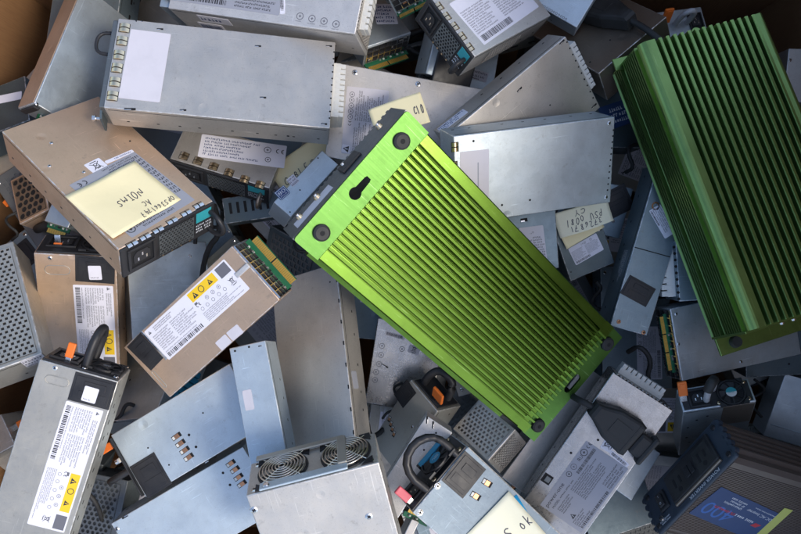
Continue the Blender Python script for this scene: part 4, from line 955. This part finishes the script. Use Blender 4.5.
def endplate(b, x0, x1, z, k, key, feet, name, xw):
    m = MB(); W = b.W / 2
    pts = [(x0 + 2.5, -W - 1), (x1, -W - 1), (x1, W + 1), (x0 + 2.5, W + 1), (x0 + .7, W + .3), (x0, W - 1.5), (x0, -W + 1.5), (x0 + .7, -W - .3)]
    cx = (x0 + x1) / 2; kl, kr = key; hh = kl * .5
    if kr > 5: hole = [(cx + kr * math.cos(t), -hh + kr * math.sin(t)) for t in [math.radians(q) for q in range(130, 411, 20)]] + [(cx + kr * .55, hh - 2), (cx + kr * .4, hh), (cx - kr * .4, hh), (cx - kr * .55, hh - 2)]
    else: hole = [(cx + kr * math.cos(t), -hh + kr * math.sin(t)) for t in [math.radians(q) for q in range(180, 361, 20)]] + [(cx + kr * math.cos(t), hh + kr * math.sin(t)) for t in [math.radians(q) for q in range(0, 181, 20)]]
    plate2d(m, pts, [hole], z - 2.2, z, k)
    xo, xi = xw; m.box(min(xo, xi), max(xo, xi), -W, W, 1, z - 1.5, k, .6)
    o = b.part(m, name)
    for fy in feet:
        f = MB(); f.cyl(cx, fy, z - .2, z + 3.0, 7.2, 'rubber', 7.0, 32); f.cyl(cx, fy, z + 3, z + 4.2, 7.0, 'rubber', 5.4, 32); f.cyl(cx, fy, z + 4.1, z + 4.3, 2.2, 'void', 2.0, 16); f.build('rubber_foot', o)
    return o
endplate(b, -L, XA - .4, H - .2, 'greenflat', (17, 5.4), (-W + 18, W - 20), 'end_bracket', (XA - 2.2, XA - .4))
endplate(b, XB + .4, L, H - 7.5, 'greenflat', (14, 4.2), (-W + 14, W - 15), 'end_bracket', (XB + .4, XB + 2))
fB = b.fr('B'); m = MB(fB); m.box(-W + 2, W - 2, -H / 2 + 2, H / 2 - 3, -24, -20, 'black', .6)
teeth = []
n = 24
for i in range(n):
    y0 = -W - 1 + (2 * W + 2) * i / n; y1 = -W - 1 + (2 * W + 2) * (i + .55) / n; y2 = -W - 1 + (2 * W + 2) * (i + 1) / n
    teeth += [(y0, -H / 2 + 3.2), (y1, -H / 2 + 3.2), (y1, -H / 2), (y2, -H / 2)]
teeth += [(W + 1, H / 2 - 2.6), (-W - 1, H / 2 - 2.6)]
m.prism(teeth, -1.8, 0.2, 'dark'); o = b.part(m, 'terminal_panel')
for yy, rr in ((-W + 20, 3), (-4, 3.4), (W - 38, 3.4), (W - 16, 3)):
    q = MB(fB); q.cyl(yy, -4, 0, 3, rr, 'brass', rr * .8, 16); q.cyl(yy, -4, 3, 4.5, rr * .5, 'bright', rr * .4, 12); q.build('terminal_screw', o)
q = MB(fB); q.box(W - 52, W - 8, -6, 9, .1, .5, 'lilac', .1); q.box(-20, 2, -8, 8, .1, 3, 'black', .8); q.build('rating_strip', o)

b = Box(P['greenB'], 'finned_inverter', 'finned case', 'deep green finned metal unit with widely spaced fins at the right edge'); L, W, H = b.L / 2, b.W / 2, b.H
prof = [(-W, 2)]
zz = 6
for i in range(12):
    if i in (4,): zz += 6; prof += [(-W + 6, zz - 6), (-W + 6, zz)]
    prof += [(-W + 4, zz), (-W, zz + .2), (-W, zz + 1.7), (-W + 4, zz + 2)]; zz += (H - 22) / 12.6
for t in range(0, 91, 15): prof.append((-W + 8 - 8 * math.cos(math.radians(t)), H - 8 + 8 * math.sin(math.radians(t))))
y = -W + 15; prof.append((y, H)); pitch = (2 * W - 15 - 10) / 14
for i in range(14):
    prof += [(y + .3, H - 14), (y + pitch * .54, H - 14), (y + pitch * .56, H - 1), (y + pitch * .62, H - .1), (y + pitch * .95, H - .1), (y + pitch, H - 1)]; y += pitch
for t in range(90, -1, -15): prof.append((W - 6 + 6 * math.cos(math.radians(t)), H - 6 + 6 * math.sin(math.radians(t))))
prof += [(W, 2), (W - 2, 0), (-W + 2, 0)]
extrude(b, prof, -L, L - 10, 'green2', 'finned_body')
m = MB(); m.box(L - 10, L - 7.5, -W, W, 1, H - 10, 'green2', .6); m.box(L - 8, L + 9, -W - 2, W, 8, 10.5, 'green2', .8); o = b.part(m, 'end_bracket')
for yy in (-W + 16, W - 18):
    f = MB(); f.cyl(L, yy, 10.3, 15, 6, 'rubber', 5, 24); f.build('rubber_foot', o)
for yy in (-W + 40, -W + 52, -W + 78):
    f = MB(b.fr('F')); f.cyl(yy, 18, -8, -5.5, 2.6, 'bright', 2, 14); f.build('screw', o)
m = MB(); m.box(-L - 9, -L + 4, -W - 6, -W + 30, 20, 22.5, 'green2', .8); m.box(-L - 2, -L, -W + 1, W - 1, 1, H - 15, 'green2', .5); m.cyl(-L - 3, 4, 40, 52, 6, 'green2', 5, 20); b.part(m, 'end_bracket')

# ------------------------------------------------------------------ the dark power inverter
b = Box(P['p16'], 'power_inverter', 'inverter', 'dark power inverter with two sockets and a blue label, bottom right corner'); L, W, H = b.L / 2, b.W / 2, b.H
prof = [(-W, 0), (-W, 3)]
zz = 4
for i in range(5): prof += [(-W - 1, zz), (-W - 1.2, zz + 2.4), (-W + 1, zz + 3.6), (-W + 3.2, zz + 4.2), (-W + 3.2, zz + 5.4)]; zz += (H - 10) / 5.0
prof += [(-W + 3, H - 3), (-W + 8, H)]
y = -W + 14
while y < W - 12: prof += [(y, H), (y + .4, H - .7), (y + 1.1, H - .7), (y + 1.5, H)]; y += 2.1
prof += [(W - 8, H), (W, H - 5), (W, 0)]
extrude(b, prof, -L - 60, L - 6, 'case', 'ribbed_body')
fF = b.fr('F'); m = MB(fF @ Matrix.Translation((0, 0, -6))); m.box(-W - 2, W + 2, -H / 2 - 1, H / 2 + .6, 0, 5, 'navy', 2.2, 3)
for s_ in (-1, 1):
    for q in range(5): m.cyl(s_ * (W + 1.5), -H / 2 + 5 + q * (H - 10) / 4.2, 0, 5, 3.2, 'navy', 3, 14)
o = b.part(m, 'front_panel')
fP = fF @ Matrix.Translation((0, 0, -1))
m = MB(fP); m.box(-W + 14, W - 36, -H / 2 + 6, H / 2 - 8, 0, 4, 'black', 1.5); m.box(-W + 14, W - 36, H / 2 - 8, H / 2 - 5.4, 0, 3.2, 'brown', .8); so = m.build('socket_block', o)
u0, u1 = -W + 14, W - 36
for c in (.22, .78):
    q = MB(fP); x = u0 + (u1 - u0) * c
    q.box(x - 5.5, x - 3, -5, 3, 4.0, 4.3, 'void'); q.box(x + 3, x + 5.5, -6, 4, 4.0, 4.3, 'void'); q.cyl(x, 8, 4, 4.3, 2.6, 'void', seg=16); q.box(x - 11, x + 11, -12.5, 12.5, 3.6, 4.05, 'rubber', .4); q.build('socket', so)
q = MB(fP); x = (u0 + u1) / 2; q.box(x - 6, x - .6, -6, 6, 3.9, 5.4, 'black', .5); q.box(x + .6, x + 6, -6, 6, 3.9, 5.4, 'black', .5); q.build('test_button', so)
q = MB(fP); q.box(W - 29, W - 15, -10, 10, 0, 3, 'black', 1.2); q.box(W - 26, W - 18, -7, 7, 2.8, 5.5, 'black', 1.6); word(q, 'I', W - 22.4, -5, 2.5, 'inkw', 5.6); word(q, 'O', W - 23, 2.5, 2.5, 'inkw', 5.6); q.build('rocker_switch', o)
q = MB(fP); q.cyl(W - 12, 14, 0, 2.5, 3, 'bright', 2.6, 18); q.cyl(W - 12, 14, 2.4, 3.6, 2.2, 'black', 1.5, 18); q.build('indicator_lamp', o)
for uu, vv in ((-W + 5, -H / 2 + 6), (-W + 5, H / 2 - 6), (W - 5, -H / 2 + 6), (W - 4, H / 2 - 6)):
    q = MB(fP); q.cyl(uu, vv, 0, 1.6, 3, 'black', 2.4, 16); q.box(uu - 1.8, uu + 1.8, vv - .3, vv + .3, 1.5, 1.7, 'void'); q.build('screw', o)
# front lettering reads with the panel's top towards the ribbed lid
q = MB(fP @ Matrix.Translation((0, 0, .1))); word(q, 'POWER INVERTER', -W + 22, H / 2 - 4.2, 3.4, 'inkw', .05, 46); q.build('lettering', o); q = MB(fP @ Matrix.Translation((0, 0, .1))); lines(q, W - 22, H / 2 - 8.5, W - 6, H / 2 - 3, 2, 'inkw', .05); q.build('small_print', o)
def inv(m, w, h):
    word(m, '400', w * .52, h * .46, h * .40, 'inkb2', .26, w * .42)
    lines(m, w * .26, h * .46, w * .54, h * .58, 1, 'inkw', .3, 1); lines(m, w * .54, h * .47, w * .84, h * .59, 1, 'inkr', .32, 1); m.prism([(w * .13, h * .5), (w * .22, h * .5), (w * .25, h * .62), (w * .17, h * .62)], .26, .3, 'inkr')
    word(m, 'DC AC Inverter', w * .10, h * .22, h * .085, 'inkw', .3, w * .38); lines(m, w * .10, h * .10, w * .42, h * .15, 1, 'inkw'); lines(m, w * .54, h * .10, w * .82, h * .36, 3, 'inkw', .3)
lab(b, 'T', (753, 541), (688.7, 513), (780, 514), 'blab', inv, 'blue_label', lift=.2)
m = b.mb('T'); u, v = b.uv('T', 785, 512); m.box(u - 6, u + 5, v - 5, W - 10, .05, .5, 'lime', .15); b.part(m, 'yellow_tape')

# ------------------------------------------------------------------ loose things
def single(mb, name, cat, label, group=None):
    o = mb.build(name); 
    # put the origin at the thing
    c = sum((v.co for v in o.data.vertices), Vector()) / len(o.data.vertices); o.data.transform(Matrix.Translation(-c)); o.location = c
    o['label'] = label; o['category'] = cat
    if group: o['group'] = group
    return o
def note(fr, w, h, k, zf, texts, n=14):
    m = MB(fr); vs = []; 
    for side in (0, .15):
        for j in range(n + 1):
            for i in range(n + 1):
                x, y = w * i / n, h * j / n; vs.append((x, y, zf(x, y) + side))
    fs = []; q = (n + 1) ** 2
    for j in range(n):
        for i in range(n):
            a = j * (n + 1) + i; fs.append((a, a + n + 1, a + n + 2, a + 1)); fs.append((q + a, q + a + 1, q + a + n + 2, q + a + n + 1))
    edge = [i for i in range(n)] + [i * (n + 1) + n for i in range(n)] + [n * (n + 1) + n - i for i in range(n)] + [(n - i) * (n + 1) for i in range(n)]
    for a, c in zip(edge, edge[1:] + edge[:1]): fs.append((a, c, q + c, q + a))
    m.add(vs, fs, k, True)
    for t, x, y, hh, ww in texts: hand(m, t, x, y, hh, ww, 'pen', .32, zf)
    return m
PB = {}
def framebox(key):
    b = Box.__new__(Box); x, y, z, ya, pi, ro, b.L, b.W, b.H = P[key]
    R = Matrix.Rotation(math.radians(ya), 4, 'Z') @ Matrix.Rotation(math.radians(pi), 4, 'Y') @ Matrix.Rotation(math.radians(ro), 4, 'X')
    b.W4 = Matrix.Translation(Vector((x, y, z)) - R.to_3x3() @ Vector((0, 0, b.H))) @ R; return b
b = framebox('p32'); fr, w, h = b.lf('T', (181, 200), (113, 239.6), (136, 162))
single(note(b.W4 @ fr, w, h, 'note', lambda x, y: .6 + 9.0 * (max(0, (h * .35 - y)) / h) ** 1.6 + 3.5 * max(0, (x + y) / (w + h) - .55) ** 1.2 + .5 * math.sin(x * .11 + y * .05),
    [('OPS3661747', w * .04, h * .86, h * .09, w * .50), ('AC', w * .30, h * .70, h * .10, w * .11), ('NOIMS', w * .26, h * .47, h * .13, w * .38)]), 'sticky_note', 'note', 'yellow square note with NOIMS handwritten, stuck on the tan power supply')
b = framebox('p11'); fr, w, h = b.lf('T', (612, 220), (559, 238), (606, 196), 5)
single(note(b.W4 @ fr, w, h, 'note2', lambda x, y: 1 + 4.5 * math.sin(math.pi * min(1, x / w)) + 3.0 * (y / h) ** 2,
    [('3726871', w * .22, h * .70, h * .22, w * .62), ('PSU 0081', w * .17, h * .40, h * .24, w * .70), ('CY', w * .45, h * .12, h * .22, w * .25)]), 'sticky_note', 'note', 'curled pale note reading PSU 0081 on the small dull grey power supply')
fr, w, h = b.lf('T', (604, 227), (566, 249), (598, 216), 2.5)
single(note(b.W4 @ fr, w, h, 'note', lambda x, y: .8 + 1.5 * (x / w), []), 'sticky_note', 'note', 'yellow slip peeking out beneath the curled PSU 0081 note')
b = framebox('p19'); fr, w, h = b.lf('T', (456, 545), (508, 490.6), (512, 594))
single(note(b.W4 @ fr, w, h, 'note2', lambda x, y: 1.0 + 3.5 * (max(0, (x / w) - .6)) ** 1.5 + .6 * math.sin(x / w * 5 + y * .06), [('S', w * .55, h * .52, h * .17, w * .15), ('ok', w * .80, h * .50, h * .14, w * .2)]), 'sticky_note', 'note', 'large pale yellow note at the bottom edge over a blue one')
fr, w, h = b.lf('T', (520, 493), (517, 497), (562, 528), .2)
m = MB(b.W4 @ fr); m.box(0, w * 1, 0, h, .2, .6, 'cyan'); 
fr2, w2, h2 = b.lf('T', (459, 541), (516.5, 494.5), (512, 590)); m = note(b.W4 @ fr2, w2, h2, 'cyan', lambda x, y: .3, [], 6)
single(m, 'sticky_note', 'note', 'bright blue note showing as a thin strip beneath the pale yellow one')
def flat_frame(p0, p1, p2, z, tilt=(0, 0)):
    n = Vector((tilt[0], tilt[1], 1)).normalized(); o = Vector((0, 0, z)); a, c, d = (ray_plane(*p, o, n) for p in (p0, p1, p2))
    # plane through height z under p0
    o = ray_plane(*p0, Vector((0, 0, z)), Vector((0, 0, 1))); a, c, d = (ray_plane(*p, o, n) for p in (p0, p1, p2))
    x = (c - a).normalized(); y = n.cross(x); h = abs((a - d).dot(y)); return F4(x, y, n, a - y * h), (c - a).length, h
fr, w, h = flat_frame((268, 170), (322, 132), (284, 192), -52, (-.1, .1))
single(note(fr, w, h, 'note', lambda x, y: .3 + .6 * math.sin(x * .07), [('OMBLESION', w * .10, h * .14, h * .24, w * .85)]), 'paper_slip', 'note', 'yellow paper slip lettered in capitals between white-label and 80-badge units')
fr, w, h = flat_frame((368, 110), (420, 92), (378, 140), 10, (-.1, .15))
single(note(fr, w, h, 'note', lambda x, y: .3 + 1.2 * math.sin(x * .06), [('C10', w * .78, h * .35, h * .28, w * .2)]), 'paper_slip', 'note', 'yellow paper slip poking out above upper corner of the bright green unit')

def plug(fr, L, w, t, cable, label, blade=False):
    root = bpy.data.objects.new('power_plug', None); COL.objects.link(root); root.empty_display_size = .02
    root.matrix_world = fr.copy() @ Matrix.Scale(1, 4); root.location = fr.translation * MM
    root['label'] = label; root['category'] = 'plug'; root['group'] = 'black mains plugs'
    m = MB(); pts = [(0, -w * .5), (L * .1, -w * .54), (L * .55, -w * .46), (L * .86, -w * .26), (L, -w * .2), (L, w * .2), (L * .86, w * .26), (L * .55, w * .46), (L * .1, w * .54), (0, w * .5)]
    n = len(pts); rows = []
    for z, s_ in ((0, .9), (t * .12, 1), (t * .8, 1), (t * .95, .92), (t, .8)): rows += [((x - L * .45) * s_ + L * .45, y_ * s_, z) for x, y_ in pts]
    fs = [list(range(n))[::-1], list(range(4 * n, 5 * n))]
    for r in range(4): fs += [(r * n + i, r * n + (i + 1) % n, (r + 1) * n + (i + 1) % n, (r + 1) * n + i) for i in range(n)]
    m.add(vs := rows, fs, 'rubber'); m.box(L * .2, L * .55, -w * .22, w * .22, t - .2, t + .5, 'rubber', .3); m.box(L * .1, L * .13, -w * .45, w * .45, t - .3, t + .3, 'rubber', .2); m.build('plug_body', root)
    m = MB(); m.box(-L * .32, 0, -w * .34, w * .34, t * .2, t * .8, 'rubber', t * .2); m.box(-L * .36, -L * .24, -w * .46, w * .46, t * .1, t * .9, 'rubber', t * .3); m.build('plug_face', root)
    m = MB(); m.tube([(L * .95, 0, t * .5)] + cable, 3.3, 'rubber', 12, 2); m.build('cable', root)
b = framebox('p17'); fr, w, h = b.lf('T', (598, 396), (646, 434), (590, 418)); 
c = b.W4 @ fr; c = c @ Matrix.Translation((w * .86, h * .5, .4)) @ Matrix.Rotation(math.radians(180), 4, 'Z')
plug(c, w * .86, 36, 19, [(w * .98, 1, 9), (w * 1.06, 3, 6), (w * 1.16, 6, -6), (w * 1.22, 8, -30)], 'black plug lying on the shiny galvanised power supply')
b = framebox('f8'); fr, w, h = b.lf('T', (596, 4), (646, 22), (590, 22)); c = b.W4 @ fr @ Matrix.Translation((0, h * .5, .4))
plug(c, w * .92, 32, 18, [(w * 1.05, 0, 8), (w * 1.3, -2, 5), (w * 1.6, -4, -4), (w * 1.9, -2, -20)], 'black plug on the brownish casing near the top edge')

def cable(pts, r, k, label):
    m = MB(); m.tube([tuple(ray_plane(px, py, Vector((0, 0, z)), Vector((0, 0, 1)))) for px, py, z in pts], r, k, 10, 2); single(m, 'cable', 'cable', label, 'loose cables in the pile')
cable([(628, 352, -60), (640, 345, -40), (652, 360, -45), (646, 380, -50), (660, 392, -70)], 2.6, 'rubber', 'black cable looping in the gap above the white plug block, right of centre')
cable([(214, 205, -70), (222, 232, -55), (206, 250, -60), (200, 290, -90)], 3, 'rubber', 'thick black cable in the gap below the tan unit with the note')
cable([(62, 470, -60), (78, 486, -40), (96, 500, -44), (104, 526, -70)], 2.4, 'rubber', 'black cable in the gap at lower left above the perforated front')
for px, py, ln, an in ((208, 226, 40, 30), (300, 244, 46, -50), (256, 256, 36, 10), (396, 402, 40, 70), (368, 428, 34, -20), (634, 152, 44, 60), (598, 302, 40, -75), (622, 388, 50, 20), (756, 398, 36, 80), (712, 452, 40, -60), (12, 222, 36, 85), (124, 412, 46, 15), (588, 474, 40, -30), (642, 96, 44, 75), (424, 62, 40, -65), (640, 395, 40, 95), (330, 152, 30, 40)):
    a = math.radians(an); z0 = -66; pts = []
    for t in range(6):
        q = (t / 5 - .5) * ln; w_ = 9 * math.sin(t * 1.7 + an); pts.append((px + q * math.cos(a) - w_ * math.sin(a), py - q * math.sin(a) - w_ * math.cos(a), z0 + 9 * math.sin(t * 1.1 + px)))
    cable(pts, (1.5, 2.1, 2.8)[px % 3], 'rubber', 'loose end of black cable lying deep in a gap between casings')
# ------------------------------------------------------------------ crate
def wall(name, x0, x1, y0, y1, z0, z1, label):
    m = MB(); m.box(x0, x1, y0, y1, z0, z1, 'card', 2.0); o = m.build(name)
    return o
m = MB(); m.quad(-20000, -20000, 20000, 20000, -370, 'concrete'); o = m.build('ground'); o['kind'] = 'structure'
root = bpy.data.objects.new('cardboard_crate', None); COL.objects.link(root); root.location = (0, 0, -.345); root['label'] = 'deep brown cardboard crate holding the whole pile of power supplies'; root['category'] = 'crate'
for x0, x1, y0, y1, z1, nm in ((-482, -474, -395, 352, 60, 'wall_panel'), (486, 486 + 8, -395, 352, 600, 'wall_panel'), (-474, 486, 345, 352, 60, 'wall_panel'), (-474, 486, -395, -388, 0, 'wall_panel')):  # right wall's unseen extra height is added to throw shade over that side
    m = MB(Matrix.Translation((0, 0, 345))); m.box(x0, x1, y0, y1, -345, z1, 'card', 2.0); m.build(nm, root)
m = MB(Matrix.Translation((0, 0, 345))); m.box(-500, 510, -400, 360, -352, -345, 'card', 1); m.build('floor_panel', root)

# ------------------------------------------------------------------ light and camera
w = bpy.data.worlds.new('World'); S.world = w; w.use_nodes = True; nt = w.node_tree
sky = nt.nodes.new('ShaderNodeTexSky'); sky.sky_type = 'NISHITA'; sky.sun_disc = False
AZ, EL = -22.0, 52.0          # direction towards the sun: degrees counter-clockwise from +x
sky.sun_elevation = math.radians(EL); sky.sun_rotation = math.radians(90 - AZ)
sky.air_density = 1.0; sky.dust_density = 2.0; sky.ozone_density = 1.0
nt.links.new(sky.outputs[0], nt.nodes['Background'].inputs[0]); nt.nodes['Background'].inputs[1].default_value = 0.15
l = bpy.data.lights.new('sun', 'SUN'); l.energy = 1.2; l.angle = math.radians(12); l.color = (1, .93, .83)
o = bpy.data.objects.new('sun', l); COL.objects.link(o)
d = Vector((math.cos(math.radians(EL)) * math.cos(math.radians(AZ)), math.cos(math.radians(EL)) * math.sin(math.radians(AZ)), math.sin(math.radians(EL))))
o.rotation_euler = d.to_track_quat('Z', 'Y').to_euler()
c = bpy.data.cameras.new('camera'); c.sensor_width = 36; c.lens = 36 * FPX / 801; c.clip_start = .02; c.clip_end = 50
c.dof.use_dof = True; c.dof.focus_distance = .655; c.dof.aperture_fstop = 13
o = bpy.data.objects.new('camera', c); COL.objects.link(o); o.location = (0, 0, CAM_H * MM); S.camera = o
S.view_settings.view_transform = 'Standard'; S.view_settings.look = 'None'; S.view_settings.exposure = 0.80; S.view_settings.gamma = 1
S.render.engine = 'CYCLES'; S.cycles.max_bounces = 8; S.cycles.use_denoising = True
